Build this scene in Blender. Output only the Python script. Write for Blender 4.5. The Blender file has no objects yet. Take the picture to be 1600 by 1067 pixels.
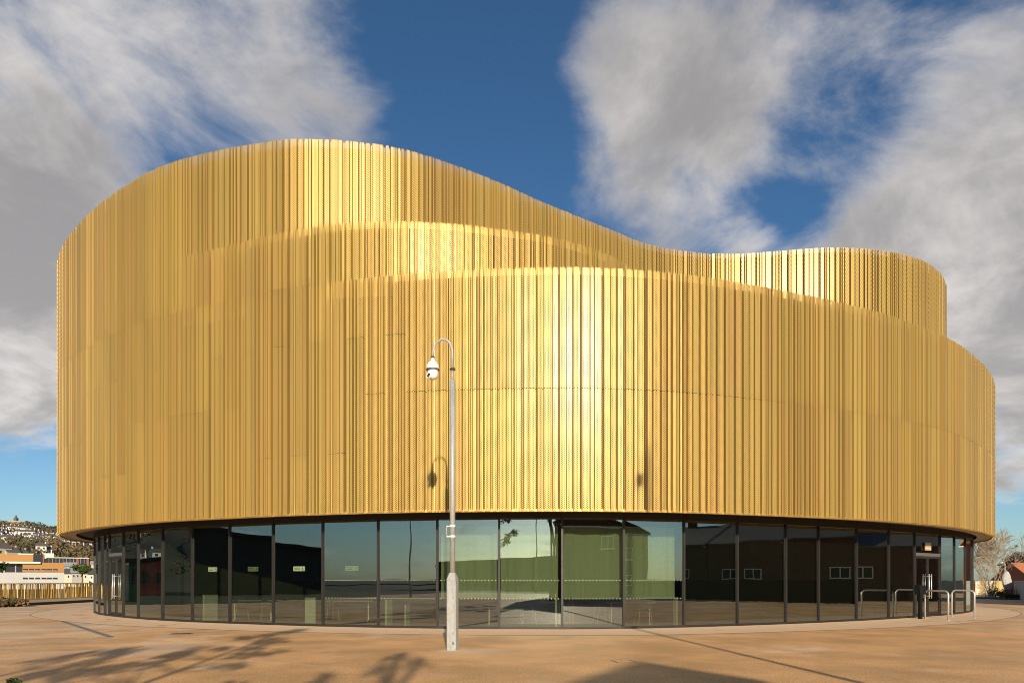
import bpy, math, random
from mathutils import Vector, Matrix
R = math.radians
rng = random.Random(7)
scene = bpy.context.scene
col = scene.collection

# ------------------------------------------------------------------ camera
F = 1067.0            # focal length in photo pixels (24 mm on a 36 mm sensor, shift lens)
EYE = 1.5
cam = bpy.data.cameras.new('camera')
cam.lens = 24.0; cam.sensor_width = 36.0; cam.sensor_fit = 'HORIZONTAL'
cam.shift_y = 372.5 / 1600.0
cam.clip_start = 0.05; cam.clip_end = 9000
camo = bpy.data.objects.new('camera', cam); col.objects.link(camo)
camo.location = (0, 0, EYE); camo.rotation_euler = (R(90), 0, 0)
scene.camera = camo

# ------------------------------------------------------------------ light
SUN_FROM = Vector((0.119, -1.0, 0.325)).normalized()
sun = bpy.data.lights.new('sun', 'SUN')
sun.energy = 4.2; sun.angle = R(0.53); sun.color = (1.0, 0.86, 0.66)
suno = bpy.data.objects.new('sun', sun); col.objects.link(suno)
suno.rotation_euler = (-SUN_FROM).to_track_quat('-Z', 'Y').to_euler()
suno.location = SUN_FROM * 60

scene.render.engine = 'CYCLES'
cy = scene.cycles
cy.use_denoising = True
try:
    cy.denoiser = 'OPENIMAGEDENOISE'; cy.denoising_input_passes = 'RGB_ALBEDO_NORMAL'; cy.denoising_prefilter = 'ACCURATE'
except Exception: pass
cy.max_bounces = 7; cy.diffuse_bounces = 3; cy.glossy_bounces = 4; cy.transmission_bounces = 4
cy.transparent_max_bounces = 14
cy.caustics_reflective = True; cy.caustics_refractive = False
cy.blur_glossy = 0.6
cy.filter_width = 1.0
cy.sample_clamp_indirect = 6.0
scene.view_settings.view_transform = 'Standard'
scene.view_settings.look = 'None'
scene.view_settings.exposure = 0.45
scene.view_settings.gamma = 1.0
scene.view_settings.use_curve_mapping = False

# ------------------------------------------------------------------ node helper
class NT:
    def __init__(s, tree): s.t = tree; s.n = tree.nodes; s.l = tree.links
    def add(s, typ, **kw):
        nd = s.n.new(typ)
        for k, v in kw.items(): setattr(nd, k, v)
        return nd
    def put(s, sock, v):
        if isinstance(v, bpy.types.NodeSocket): s.l.new(v, sock)
        elif v is not None: sock.default_value = v
    def math(s, op, a, b=None, c=None, clamp=False):
        nd = s.add('ShaderNodeMath', operation=op, use_clamp=clamp)
        s.put(nd.inputs[0], a)
        if b is not None: s.put(nd.inputs[1], b)
        if c is not None: s.put(nd.inputs[2], c)
        return nd.outputs[0]
    def vmath(s, op, a, b=None, out=0):
        nd = s.add('ShaderNodeVectorMath', operation=op)
        s.put(nd.inputs[0], a)
        if b is not None: s.put(nd.inputs[1], b)
        return nd.outputs[out]
    def noise(s, vec, scale, detail=4, rough=0.55, dist=0.0, lac=2.0):
        nd = s.add('ShaderNodeTexNoise')
        s.put(nd.inputs['Vector'], vec)
        nd.inputs['Scale'].default_value = scale; nd.inputs['Detail'].default_value = detail
        nd.inputs['Roughness'].default_value = rough; nd.inputs['Distortion'].default_value = dist
        nd.inputs['Lacunarity'].default_value = lac
        return nd.outputs[0]
    def rng(s, v, a, b, c=0.0, d=1.0, smooth=True):
        nd = s.add('ShaderNodeMapRange', interpolation_type='SMOOTHSTEP' if smooth else 'LINEAR')
        s.put(nd.inputs[0], v)
        for i, q in enumerate((a, b, c, d)): s.put(nd.inputs[i + 1], q)
        return nd.outputs[0]
    def mix(s, f, a, b):
        nd = s.add('ShaderNodeMix', data_type='RGBA')
        s.put(nd.inputs[0], f)
        s.put(nd.inputs[6], (*a, 1) if isinstance(a, tuple) and len(a) == 3 else a)
        s.put(nd.inputs[7], (*b, 1) if isinstance(b, tuple) and len(b) == 3 else b)
        return nd.outputs[2]
    def xyz(s, v):
        nd = s.add('ShaderNodeSeparateXYZ'); s.put(nd.inputs[0], v); return nd.outputs
    def comb(s, x, y, z):
        nd = s.add('ShaderNodeCombineXYZ')
        for i, q in enumerate((x, y, z)): s.put(nd.inputs[i], q)
        return nd.outputs[0]

# ------------------------------------------------------------------ sky with clouds
world = bpy.data.worlds.new('World'); scene.world = world; world.use_nodes = True
w = NT(world.node_tree); w.n.clear()
sky = w.add('ShaderNodeTexSky', sky_type='NISHITA')
sky.sun_disc = False
sky.sun_elevation = math.asin(SUN_FROM.z); sky.sun_rotation = math.atan2(SUN_FROM.x, SUN_FROM.y)
sky.altitude = 0; sky.air_density = 1.0; sky.dust_density = 0.6; sky.ozone_density = 3.0
tc = w.add('ShaderNodeTexCoord')
dirv = w.vmath('NORMALIZE', tc.outputs['Generated'])
dx, dy, dz = w.xyz(dirv)
den = w.math('ADD', w.math('MAXIMUM', dz, 0.0), 0.28)
pl = w.comb(w.math('DIVIDE', dx, den), w.math('DIVIDE', dy, den), w.math('MULTIPLY', dz, 0.8))
n1 = w.noise(pl, 2.3, 11, 0.60, 0.5)
n2 = w.noise(w.vmath('ADD', pl, (7.3, 2.1, 4.0)), 1.1, 3, 0.5)
n3 = w.noise(w.vmath('ADD', pl, (1.3, 9.1, 2.0)), 3.0, 9, 0.60, 0.5)
n4 = w.noise(w.vmath('ADD', pl, (4.7, 3.3, 8.0)), 8.0, 8, 0.64, 0.7)
dens = w.math('ADD', w.math('ADD', w.math('MULTIPLY', n1, 0.78), w.math('MULTIPLY', n2, 0.18)), w.math('MULTIPLY', n4, 0.12))
def pdir(x, y): return tuple(Vector(((x - 800) / F, 1.0, (906 - y) / F)).normalized())
# cloud banks: centre in the sky, angular radius, strength (negative = clear gap)
BANKS = [(60, 60, .24, .09), (60, 260, .20, .11), (30, 380, .12, .10), (30, 590, .24, .22), (460, 110, .16, .09), (590, 170, .09, .09),
         (960, 130, .13, .10), (1060, 120, .13, .09), (1060, 280, .12, .12), (900, 320, .06, .06), (1180, 120, .13, .10), (1170, 385, .05, .12), (1010, 350, .06, .08),
         (1500, 90, .16, .12), (1570, 330, .22, .16), (1600, 520, .22, .20), (1380, 330, .06, .06),
         (740, 90, .14, -.13), (750, 250, .14, -.15), (1265, 270, .10, -.085), (320, 215, .08, -.09), (670, 330, .10, -.1), (220, 280, .06, -.06), 
         (30, 800, .11, -.25), (120, 770, .1, -.2), (1590, 720, .06, .06), (1590, 820, .05, -.10), (1275, 120, .04, -.06), (560, 30, .10, -.07), (870, 40, .06, -.06)]
for bx_, by_, rad, st in BANKS:
    dd = w.vmath('DISTANCE', dirv, pdir(bx_, by_), out=1)
    dens = w.math('ADD', dens, w.rng(dd, rad * 1.3, 0.0, 0.0, st))
cover = w.rng(dens, 0.535, 0.76)
shade = w.rng(w.math('ADD', w.math('MULTIPLY', n3, 0.62), w.math('MULTIPLY', dens, 0.50)), 0.50, 0.80)
low = w.rng(dz, 0.12, 0.5)
ccol = w.mix(shade, (9.2, 8.6, 8.0), (3.9, 3.65, 3.5))
ccol_b = w.mix(low, ccol, w.mix(shade, (7.2, 6.8, 6.5), (3.3, 3.15, 3.1)))
skyc = w.vmath('MULTIPLY', sky.outputs[0], w.mix(w.rng(dz, 0.02, 0.35), (0.80, 0.95, 1.05), (0.50, 0.74, 0.88)))
out_c = w.mix(w.math('MULTIPLY', cover, 0.93), skyc, ccol_b)
bg = w.add('ShaderNodeBackground'); w.put(bg.inputs[0], out_c); bg.inputs[1].default_value = 0.08
wo = w.add('ShaderNodeOutputWorld'); w.l.new(bg.outputs[0], wo.inputs[0])

# ------------------------------------------------------------------ materials
MATS = {}
def newmat(name):
    m = bpy.data.materials.new(name); m.use_nodes = True; MATS[name] = m
    t = NT(m.node_tree)
    return m, t, t.n['Principled BSDF']
def simple(name, rgb, rough=0.6, metal=0.0, var=0.12, scale=6.0, bump=0.0, bscale=60.0, objvar=0.0, spec=None):
    m, t, b = newmat(name)
    co = t.add('ShaderNodeTexCoord').outputs['Object']
    n = t.noise(co, scale, 5, 0.6)
    c = t.mix(n, tuple(x * (1 - var) for x in rgb), tuple(min(1, x * (1 + var)) for x in rgb))
    if objvar:
        oi = t.add('ShaderNodeObjectInfo').outputs['Random']
        hs = t.add('ShaderNodeHueSaturation'); t.put(hs.inputs['Color'], c)
        t.put(hs.inputs['Value'], t.rng(oi, 0, 1, 1 - objvar, 1 + objvar, False)); c = hs.outputs[0]
    t.put(b.inputs['Base Color'], c)
    t.put(b.inputs['Roughness'], t.rng(n, 0.2, 0.8, max(0.02, rough - 0.08), min(1, rough + 0.08)))
    b.inputs['Metallic'].default_value = metal
    if spec is not None: b.inputs['Specular IOR Level'].default_value = spec
    if bump:
        bp = t.add('ShaderNodeBump'); bp.inputs['Strength'].default_value = bump; bp.inputs['Distance'].default_value = 0.01
        t.put(bp.inputs['Height'], t.noise(co, bscale, 4, 0.6)); t.l.new(bp.outputs[0], b.inputs['Normal'])
    return m

def gold_perforated():
    m, t, b = newmat('gold_perforated')
    uv = t.add('ShaderNodeUVMap').outputs[0]
    u, v, _ = t.xyz(uv)
    PU, PV = 0.080, 0.056
    def lat(off):
        fu = t.math('SUBTRACT', t.math('FRACT', t.math('ADD', t.math('DIVIDE', u, PU), off)), 0.5)
        fv = t.math('SUBTRACT', t.math('FRACT', t.math('ADD', t.math('DIVIDE', v, PV), off)), 0.5)
        a = t.math('MULTIPLY', fu, PU); c = t.math('MULTIPLY', fv, PV)
        return t.math('ADD', t.math('MULTIPLY', a, a), t.math('MULTIPLY', c, c))
    d2 = t.math('MINIMUM', lat(0.0), lat(0.5))
    hole = t.math('LESS_THAN', d2, 0.0152 ** 2)
    oi = t.add('ShaderNodeObjectInfo').outputs['Random']
    co = t.add('ShaderNodeTexCoord').outputs['Object']
    st = t.noise(t.vmath('MULTIPLY', co, (9.0, 9.0, 0.35)), 1.0, 4, 0.6)
    c = t.mix(st, (0.52, 0.335, 0.080), (0.63, 0.420, 0.115))
    hs = t.add('ShaderNodeHueSaturation'); t.put(hs.inputs['Color'], c)
    t.put(hs.inputs['Value'], t.rng(oi, 0, 1, 0.90, 1.08, False))
    t.put(hs.inputs['Hue'], t.rng(t.math('FRACT', t.math('MULTIPLY', oi, 7.13)), 0, 1, 0.495, 0.504, False))
    t.put(b.inputs['Base Color'], hs.outputs[0])
    b.inputs['Metallic'].default_value = 0.36
    t.put(b.inputs['Roughness'], t.rng(st, 0.3, 0.7, 0.48, 0.58))
    b.inputs['Coat Weight'].default_value = 0.35; b.inputs['Coat Roughness'].default_value = 0.27
    tr = t.add('ShaderNodeBsdfTransparent')
    mx = t.add('ShaderNodeMixShader'); t.put(mx.inputs[0], hole)
    t.l.new(b.outputs[0], mx.inputs[1]); t.l.new(tr.outputs[0], mx.inputs[2])
    t.l.new(mx.outputs[0], t.n['Material Output'].inputs[0])
    return m
gold_perforated()

def glass(name, refl, tint):
    m, t, b = newmat(name); t.n.remove(b)
    lw = t.add('ShaderNodeLayerWeight'); lw.inputs[0].default_value = 0.5
    f = t.math('MULTIPLY_ADD', t.math('POWER', lw.outputs['Facing'], 4.0), 0.8, refl, clamp=True)
    tr = t.add('ShaderNodeBsdfTransparent'); tr.inputs[0].default_value = (*tint, 1)
    gl = t.add('ShaderNodeBsdfGlossy'); gl.inputs['Roughness'].default_value = 0.0
    gl.inputs[0].default_value = (0.90, 0.97, 1.0, 1)
    co = t.add('ShaderNodeTexCoord').outputs['Object']
    bp = t.add('ShaderNodeBump'); bp.inputs['Strength'].default_value = 0.006; bp.inputs['Distance'].default_value = 0.3
    t.put(bp.inputs['Height'], t.noise(co, 0.9, 1, 0.4)); t.l.new(bp.outputs[0], gl.inputs['Normal'])
    mx = t.add('ShaderNodeMixShader'); t.put(mx.inputs[0], f)
    t.l.new(tr.outputs[0], mx.inputs[1]); t.l.new(gl.outputs[0], mx.inputs[2])
    t.l.new(mx.outputs[0], t.n['Material Output'].inputs[0])
    return m
glass('arena_glass', 0.21, (0.64, 0.69, 0.585))
glass('window_glass', 0.12, (0.25, 0.27, 0.28))

def paving():
    m, t, b = newmat('resin_paving')
    co = t.add('ShaderNodeTexCoord').outputs['Object']
    x, y, z = t.xyz(co)
    big = t.noise(co, 0.22, 6, 0.62, 0.6)
    mid = t.noise(co, 1.1, 6, 0.65, 0.4)
    fine = t.noise(co, 26.0, 4, 0.85)
    # drying shows as pale ragged patches, more of them toward the building's west and north sides
    side = t.rng(x, -3.0, -15.0, 0.0, 0.13)
    east = t.rng(x, 9.0, 24.0, 0.0, 0.06)
    dry = t.math('ADD', t.math('ADD', t.math('MULTIPLY', big, 0.6), t.math('MULTIPLY', mid, 0.4)), t.math('ADD', side, east))
    drym = t.rng(dry, 0.56, 0.63)
    # construction joints that dry first: straight pale lines with broken edges
    def line(px, py, ax, ay, half, thr):
        L = math.hypot(ax, ay); nx, ny = -ay / L, ax / L
        dist = t.math('ABSOLUTE', t.math('ADD', t.math('ADD', t.math('MULTIPLY', x, nx), t.math('MULTIPLY', y, ny)),
                      t.math('SUBTRACT', t.math('MULTIPLY', mid, 0.10), nx * px + ny * py + 0.05)))
        return t.math('MULTIPLY', t.rng(dist, half, half * 0.3), t.rng(t.noise(co, 0.8, 4, 0.7), 0.38, 0.55))
    jl = t.math('MAXIMUM', line(-4.7, 12.6, 5.3, -2.55, 0.085, 0), t.math('MULTIPLY', line(-4.2, 16.4, 5.0, 4.6, 0.07, 0), t.rng(x, -0.9, -2.6, 0.0, 1.0)))
    # dried patch round the foot of the camera pole
    pd = t.vmath('DISTANCE', t.vmath('MULTIPLY', co, (0.72, 1.0, 0.0)), (-0.92 * 0.72, 14.45, 0.0), out=1)
    patch = t.rng(t.math('ADD', pd, t.math('MULTIPLY', t.math('SUBTRACT', mid, 0.5), 0.9)), 0.62, 0.46)
    dm = t.math('MAXIMUM', t.math('MAXIMUM', drym, jl), patch)
    fine = t.rng(fine, 0.30, 0.70)
    wet = t.mix(fine, (0.48, 0.245, 0.092), (0.92, 0.57, 0.275))
    drc = t.mix(fine, (0.58, 0.39, 0.24), (0.80, 0.58, 0.38))
    c = t.mix(dm, wet, drc)
    tone = t.rng(t.noise(co, 0.5, 5, 0.6), 0.3, 0.7, 0.76, 1.14)
    c = t.vmath('MULTIPLY', c, t.comb(tone, tone, tone))
    t.put(b.inputs['Base Color'], c)
    t.put(b.inputs['Roughness'], t.rng(dm, 0, 1, 0.62, 0.9))
    b.inputs['Specular IOR Level'].default_value = 0.3
    bp = t.add('ShaderNodeBump'); bp.inputs['Strength'].default_value = 0.35; bp.inputs['Distance'].default_value = 0.006
    t.put(bp.inputs['Height'], t.noise(co, 90, 3, 0.7)); t.l.new(bp.outputs[0], b.inputs['Normal'])
paving()
def apron_mat():
    m, t, b = newmat('dry_resin')
    co = t.add('ShaderNodeTexCoord').outputs['Object']
    x, y, z = t.xyz(co)
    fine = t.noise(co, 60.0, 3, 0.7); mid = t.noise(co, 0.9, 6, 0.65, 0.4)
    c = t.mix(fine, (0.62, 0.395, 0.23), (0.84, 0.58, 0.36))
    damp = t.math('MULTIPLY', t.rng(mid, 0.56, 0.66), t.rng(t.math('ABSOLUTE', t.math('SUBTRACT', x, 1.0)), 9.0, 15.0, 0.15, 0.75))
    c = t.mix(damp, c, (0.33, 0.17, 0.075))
    t.put(b.inputs['Base Color'], c); b.inputs['Roughness'].default_value = 0.9
    bp = t.add('ShaderNodeBump'); bp.inputs['Strength'].default_value = 0.3; bp.inputs['Distance'].default_value = 0.005
    t.put(bp.inputs['Height'], t.noise(co, 90, 3, 0.7)); t.l.new(bp.outputs[0], b.inputs['Normal'])
apron_mat()
def ground_mat():
    m, t, b = newmat('earth')
    co = t.add('ShaderNodeTexCoord').outputs['Object']
    n = t.noise(co, 0.02, 8, 0.65); n2 = t.noise(co, 0.15, 5, 0.6)
    c = t.mix(t.rng(n, 0.4, 0.62), (0.055, 0.04, 0.022), (0.04, 0.045, 0.016))
    c = t.mix(t.rng(n2, 0.45, 0.7), c, (0.03, 0.028, 0.015))
    t.put(b.inputs['Base Color'], c); b.inputs['Roughness'].default_value = 0.95
ground_mat()
def galv():
    m, t, b = newmat('galvanised')
    co = t.add('ShaderNodeTexCoord').outputs['Object']
    vo = t.add('ShaderNodeTexVoronoi'); t.put(vo.inputs['Vector'], t.vmath('MULTIPLY', co, (1, 1, 0.5))); vo.inputs['Scale'].default_value = 55
    n = t.noise(t.vmath('MULTIPLY', co, (8, 8, 1.2)), 1.5, 5, 0.65)
    g = t.math('ADD', t.math('MULTIPLY', t.xyz(vo.outputs['Color'])[0], 0.35), t.math('MULTIPLY', n, 0.65))
    t.put(b.inputs['Base Color'], t.mix(g, (0.24, 0.24, 0.225), (0.56, 0.56, 0.53)))
    b.inputs['Metallic'].default_value = 0.25; t.put(b.inputs['Roughness'], t.rng(g, 0.2, 0.8, 0.45, 0.7))
galv()
def brick(name, a, bcol, mort, s=1.0):
    m, t, b = newmat(name)
    co = t.add('ShaderNodeTexCoord').outputs['Object']
    x, y, z = t.xyz(co)
    br = t.add('ShaderNodeTexBrick'); t.put(br.inputs['Vector'], t.comb(t.math('ADD', x, y), z, 0))
    br.inputs['Color1'].default_value = (*a, 1); br.inputs['Color2'].default_value = (*bcol, 1); br.inputs['Mortar'].default_value = (*mort, 1)
    br.inputs['Scale'].default_value = s; br.inputs['Brick Width'].default_value = 0.225; br.inputs['Row Height'].default_value = 0.075; br.inputs['Mortar Size'].default_value = 0.006
    t.put(b.inputs['Base Color'], br.outputs[0]); b.inputs['Roughness'].default_value = 0.9
brick('red_brick', (0.30, 0.085, 0.04), (0.22, 0.06, 0.03), (0.30, 0.24, 0.19))
brick('brown_brick', (0.13, 0.06, 0.04), (0.10, 0.045, 0.03), (0.16, 0.13, 0.1))
def leaf(name, a, bcol):
    m, t, b = newmat(name)
    oi = t.add('ShaderNodeTexCoord').outputs['Object']
    n = t.noise(oi, 2.5, 5, 0.6)
    t.put(b.inputs['Base Color'], t.mix(t.rng(n, 0.35, 0.65), a, bcol)); b.inputs['Roughness'].default_value = 0.7
    b.inputs['Specular IOR Level'].default_value = 0.2
leaf('leaf_green', (0.035, 0.055, 0.015), (0.10, 0.13, 0.03))
leaf('leaf_olive', (0.07, 0.065, 0.02), (0.16, 0.14, 0.045))
leaf('leaf_dark', (0.02, 0.035, 0.012), (0.05, 0.07, 0.02))
leaf('leaf_brown', (0.13, 0.085, 0.04), (0.26, 0.18, 0.09))
leaf('wood_mix', (0.11, 0.075, 0.04), (0.22, 0.155, 0.08))
leaf('wood_green', (0.065, 0.06, 0.03), (0.12, 0.11, 0.05))
leaf('red_stem', (0.30, 0.02, 0.02), (0.5, 0.06, 0.04))
simple('bark', (0.13, 0.095, 0.065), 0.9, var=0.4, scale=9)
simple('pale_bark', (0.33, 0.265, 0.185), 0.85, var=0.3, scale=5)
simple('gold_bar', (0.70, 0.44, 0.11), 0.45, 0.45, 0.15, objvar=0.18)
simple('backing', (0.055, 0.03, 0.010), 0.85, var=0.25, scale=1.5)
simple('bronze_frame', (0.022, 0.018, 0.015), 0.5, 0.1, 0.15)
simple('door_rail', (0.20, 0.185, 0.165), 0.4, 0.5, 0.1)
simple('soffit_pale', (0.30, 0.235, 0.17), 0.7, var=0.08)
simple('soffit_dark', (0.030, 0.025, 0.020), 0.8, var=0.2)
simple('steel', (0.66, 0.64, 0.60), 0.42, 0.6, 0.06)
simple('white_plastic', (0.80, 0.79, 0.76), 0.35, var=0.03)
simple('white_paint', (0.78, 0.77, 0.74), 0.6, var=0.06)
simple('black_plastic', (0.008, 0.008, 0.008), 0.75, var=0.2, spec=0.15)
simple('dark_lens', (0.01, 0.01, 0.012), 0.08, var=0.0)
simple('black_wall', (0.010, 0.010, 0.009), 0.9, var=0.2)
simple('inner_wall', (0.05, 0.045, 0.035), 0.85, var=0.3, scale=0.7)
simple('inner_floor', (0.24, 0.23, 0.20), 0.5, var=0.2, scale=1.5)
simple('curtain_cloth', (0.74, 0.73, 0.64), 0.9, var=0.06)
simple('table_wood', (0.55, 0.47, 0.30), 0.5, var=0.1)
simple('chair_dark', (0.05, 0.05, 0.045), 0.6)
simple('red_door', (0.35, 0.05, 0.03), 0.6)
simple('sign_paper', (0.72, 0.74, 0.62), 0.7, var=0.02)
simple('sign_tan', (0.44, 0.31, 0.18), 0.6, var=0.05)
simple('ink', (0.02, 0.03, 0.02), 0.7)
simple('dot_film', (0.36, 0.40, 0.25), 0.8, var=0.02)
simple('roofing', (0.10, 0.10, 0.10), 0.9)
simple('concrete', (0.40, 0.37, 0.33), 0.9, var=0.2, scale=2, bump=0.2)
simple('pale_stone', (0.62, 0.55, 0.42), 0.9, var=0.12, scale=2)
simple('render_white', (0.72, 0.66, 0.56), 0.9, var=0.08, objvar=0.10)
simple('depot_white', (0.50, 0.48, 0.45), 0.85, var=0.22, scale=0.25)
simple('render_cream', (0.60, 0.55, 0.40), 0.9, var=0.1, objvar=0.12)
simple('render_stone', (0.45, 0.38, 0.27), 0.9, var=0.15, scale=0.5)
simple('orange_panel', (0.40, 0.195, 0.06), 0.7, var=0.06, scale=0.3)
simple('slate', (0.11, 0.095, 0.09), 0.8, var=0.2, scale=1.0)
simple('clay_tile', (0.50, 0.17, 0.06), 0.8, var=0.25, scale=2)
simple('dark_glazing', (0.03, 0.033, 0.038), 0.2)
simple('green_metal', (0.24, 0.30, 0.26), 0.6)
simple('dark_shed', (0.035, 0.036, 0.036), 0.7, var=0.25, scale=0.4)
simple('dark_boards', (0.028, 0.025, 0.022), 0.85, var=0.4, scale=3)
simple('timber', (0.48, 0.33, 0.13), 0.8, var=0.25, scale=3, objvar=0.15)
simple('rock', (0.40, 0.385, 0.36), 0.9, var=0.25, scale=2.5, bump=0.6, bscale=6)
simple('drain_grey', (0.27, 0.235, 0.19), 0.85, var=0.25, scale=8)
simple('iron', (0.075, 0.06, 0.045), 0.7, 0.3)
simple('red_cladding', (0.40, 0.06, 0.05), 0.7)
simple('green_box', (0.03, 0.16, 0.06), 0.7)
simple('asphalt', (0.05, 0.05, 0.052), 0.9, var=0.25, scale=3)

# ------------------------------------------------------------------ mesh helpers
class MB:
    """collects geometry for ONE mesh object"""
    def __init__(s): s.v = []; s.f = []; s.m = []; s.uv = None; s.cur = 0
    def quad(s, a, b, c, d):
        i = len(s.v); s.v += [a, b, c, d]; s.f.append((i, i + 1, i + 2, i + 3)); s.m.append(s.cur); return s
    def tri(s, a, b, c):
        i = len(s.v); s.v += [a, b, c]; s.f.append((i, i + 1, i + 2)); s.m.append(s.cur); return s
    def hexa(s, p):      # 8 points: bottom 4 ccw from above, top 4
        i = len(s.v); s.v += list(p)
        for f in ((3, 2, 1, 0), (4, 5, 6, 7), (0, 1, 5, 4), (1, 2, 6, 5), (2, 3, 7, 6), (3, 0, 4, 7)):
            s.f.append(tuple(i + k for k in f)); s.m.append(s.cur)
        return s
    def box(s, x0, x1, y0, y1, z0, z1, M=None):
        p = [(x0, y0, z0), (x1, y0, z0), (x1, y1, z0), (x0, y1, z0), (x0, y0, z1), (x1, y0, z1), (x1, y1, z1), (x0, y1, z1)]
        if M is not None: p = [tuple(M @ Vector(q)) for q in p]
        return s.hexa(p)
    def tube(s, pts, radii, n=10, cap=True):
        pts = [Vector(p) for p in pts]
        if not isinstance(radii, (list, tuple)): radii = [radii] * len(pts)
        i0 = len(s.v); prev = None
        for k, p in enumerate(pts):
            t = (pts[min(k + 1, len(pts) - 1)] - pts[max(k - 1, 0)]).normalized()
            if prev is None:
                a = t.cross(Vector((0, 0, 1)))
                if a.length < 1e-3: a = t.cross(Vector((1, 0, 0)))
            else: a = prev - t * prev.dot(t)
            a.normalize(); prev = a; b = t.cross(a)
            for j in range(n):
                th = 2 * math.pi * j / n
                s.v.append(tuple(p + (a * math.cos(th) + b * math.sin(th)) * radii[k]))
        for k in range(len(pts) - 1):
            for j in range(n):
                a = i0 + k * n + j; b = i0 + k * n + (j + 1) % n
                s.f.append((a, b, b + n, a + n)); s.m.append(s.cur)
        if cap:
            s.f.append(tuple(i0 + j for j in reversed(range(n)))); s.m.append(s.cur)
            e = i0 + (len(pts) - 1) * n
            s.f.append(tuple(e + j for j in range(n))); s.m.append(s.cur)
        return s
    def lathe(s, prof, c=(0, 0, 0), n=20):      # prof: (r, z)
        i0 = len(s.v)
        for r, z in prof:
            for j in range(n):
                th = 2 * math.pi * j / n
                s.v.append((c[0] + r * math.cos(th), c[1] + r * math.sin(th), c[2] + z))
        for k in range(len(prof) - 1):
            for j in range(n):
                a = i0 + k * n + j; b = i0 + k * n + (j + 1) % n
                s.f.append((a, b, b + n, a + n)); s.m.append(s.cur)
        return s
    def leaves(s, c, rad, n, size, r, shell=0.35):
        for _ in range(n):
            d = Vector((r.gauss(0, 1), r.gauss(0, 1), r.gauss(0, 1))).normalized()
            q = r.uniform(shell, 1.0) ** 0.6
            p = Vector((c[0] + d.x * rad[0] * q, c[1] + d.y * rad[1] * q, c[2] + d.z * rad[2] * q))
            a = Vector((r.gauss(0, 1), r.gauss(0, 1), r.gauss(0, 1))).normalized()
            b = a.cross(Vector((r.gauss(0, 1), r.gauss(0, 1), r.gauss(0, 1)))).normalized()
            k = size * r.uniform(0.5, 1.3)
            s.quad(tuple(p - a * k), tuple(p - b * k * 0.5), tuple(p + a * k), tuple(p + b * k * 0.5))
        return s
    def mesh(s, name, mats, smooth=False):
        me = bpy.data.meshes.new(name)
        me.from_pydata(s.v, [], s.f)
        for mt in (mats if isinstance(mats, (list, tuple)) else [mats]): me.materials.append(MATS[mt])
        if any(s.m): me.polygons.foreach_set('material_index', s.m)
        if smooth: me.polygons.foreach_set('use_smooth', [True] * len(me.polygons))
        if s.uv:
            ul = me.uv_layers.new(name='UVMap')
            for li, l in enumerate(me.loops): ul.data[li].uv = s.uv[l.vertex_index]
        me.update(); return me
    def build(s, name, mats, parent=None, smooth=False):
        return link(name, s.mesh(name, mats, smooth), parent)
def link(name, me, parent=None):
    o = bpy.data.objects.new(name, me); col.objects.link(o)
    if parent is not None:
        o.parent = parent
    return o
def tag(o, label, cat, group=None, kind=None):
    if label: o['label'] = label
    if cat: o['category'] = cat
    if group: o['group'] = group
    if kind: o['kind'] = kind
    return o
def empty(name, loc=(0, 0, 0), rz=0.0):
    o = bpy.data.objects.new(name, None); col.objects.link(o)
    o.location = loc; o.rotation_euler = (0, 0, rz); o.empty_display_size = 0.3
    return o
def struct(name, mb, mats, smooth=False):
    o = mb.build(name, mats, None, smooth); o['kind'] = 'structure'; return o
def copy_tree(o, parent=None):
    c = o.copy(); col.objects.link(c); c.parent = parent
    for ch in list(o.children): copy_tree(ch, c)
    return c
def world_to(parent, mb):
    """shift a bmesh given in world coordinates into the frame of an unrotated parent"""
    l = parent.location
    mb.v = [(a - l.x, b - l.y, c - l.z) for a, b, c in mb.v]; return mb
def at(x, y, d): return Vector(((x - 800) / F * d, d, EYE + (906 - y) / F * d))

# ------------------------------------------------------------------ plan curves
def catmull(P, n=14):
    P = [Vector(p) for p in P]; out = []
    for i in range(len(P) - 1):
        p0 = P[max(i - 1, 0)]; p1 = P[i]; p2 = P[i + 1]; p3 = P[min(i + 2, len(P) - 1)]
        for k in range(n):
            t = k / n
            out.append(0.5 * ((2 * p1) + (p2 - p0) * t + (2 * p0 - 5 * p1 + 4 * p2 - p3) * t * t + (3 * p1 - p0 - 3 * p2 + p3) * t ** 3))
    out.append(P[-1]); return out
def resample(P, step):
    out = [P[0].copy()]; acc = 0.0
    for a, b in zip(P, P[1:]):
        L = (b - a).length; pos = 0.0
        while acc + (L - pos) >= step:
            pos += step - acc; acc = 0.0
            out.append(a + (b - a) * (pos / L))
        acc += L - pos
    return out
def offset(P, d):
    out = []
    for i, p in enumerate(P):
        t = (P[min(i + 1, len(P) - 1)] - P[max(i - 1, 0)]).normalized()
        dd = d(p) if callable(d) else d
        out.append(p + Vector((-t.y, t.x)) * dd)      # inward = left of travel (away from the camera)
    return out
A0 = [(-22.0, 54), (-23.3, 46), (-23.1, 40), (-22.4, 35.2), (-20.95, 31.6), (-19.2, 29.0), (-16.5, 26.35), (-14.0, 24.4), (-11.8, 23.05)]
A1 = [(-9.7, 22.1), (-7.5, 21.15), (-5.8, 20.6)]
CUR0 = A0 + A1 + [(-3.8, 20.05), (-1.8, 19.72), (0.2, 19.55), (2.2, 19.52), (4.6, 19.85), (6.8, 20.5), (9.0, 21.3), (11.05, 22.2), (13.1, 23.25), (16.1, 25.2),
                  (18.4, 27.2), (20.4, 29.2), (22.5, 31.8), (24.3, 35.0), (25.3, 39.0), (25.6, 44), (24.5, 54)]
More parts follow.
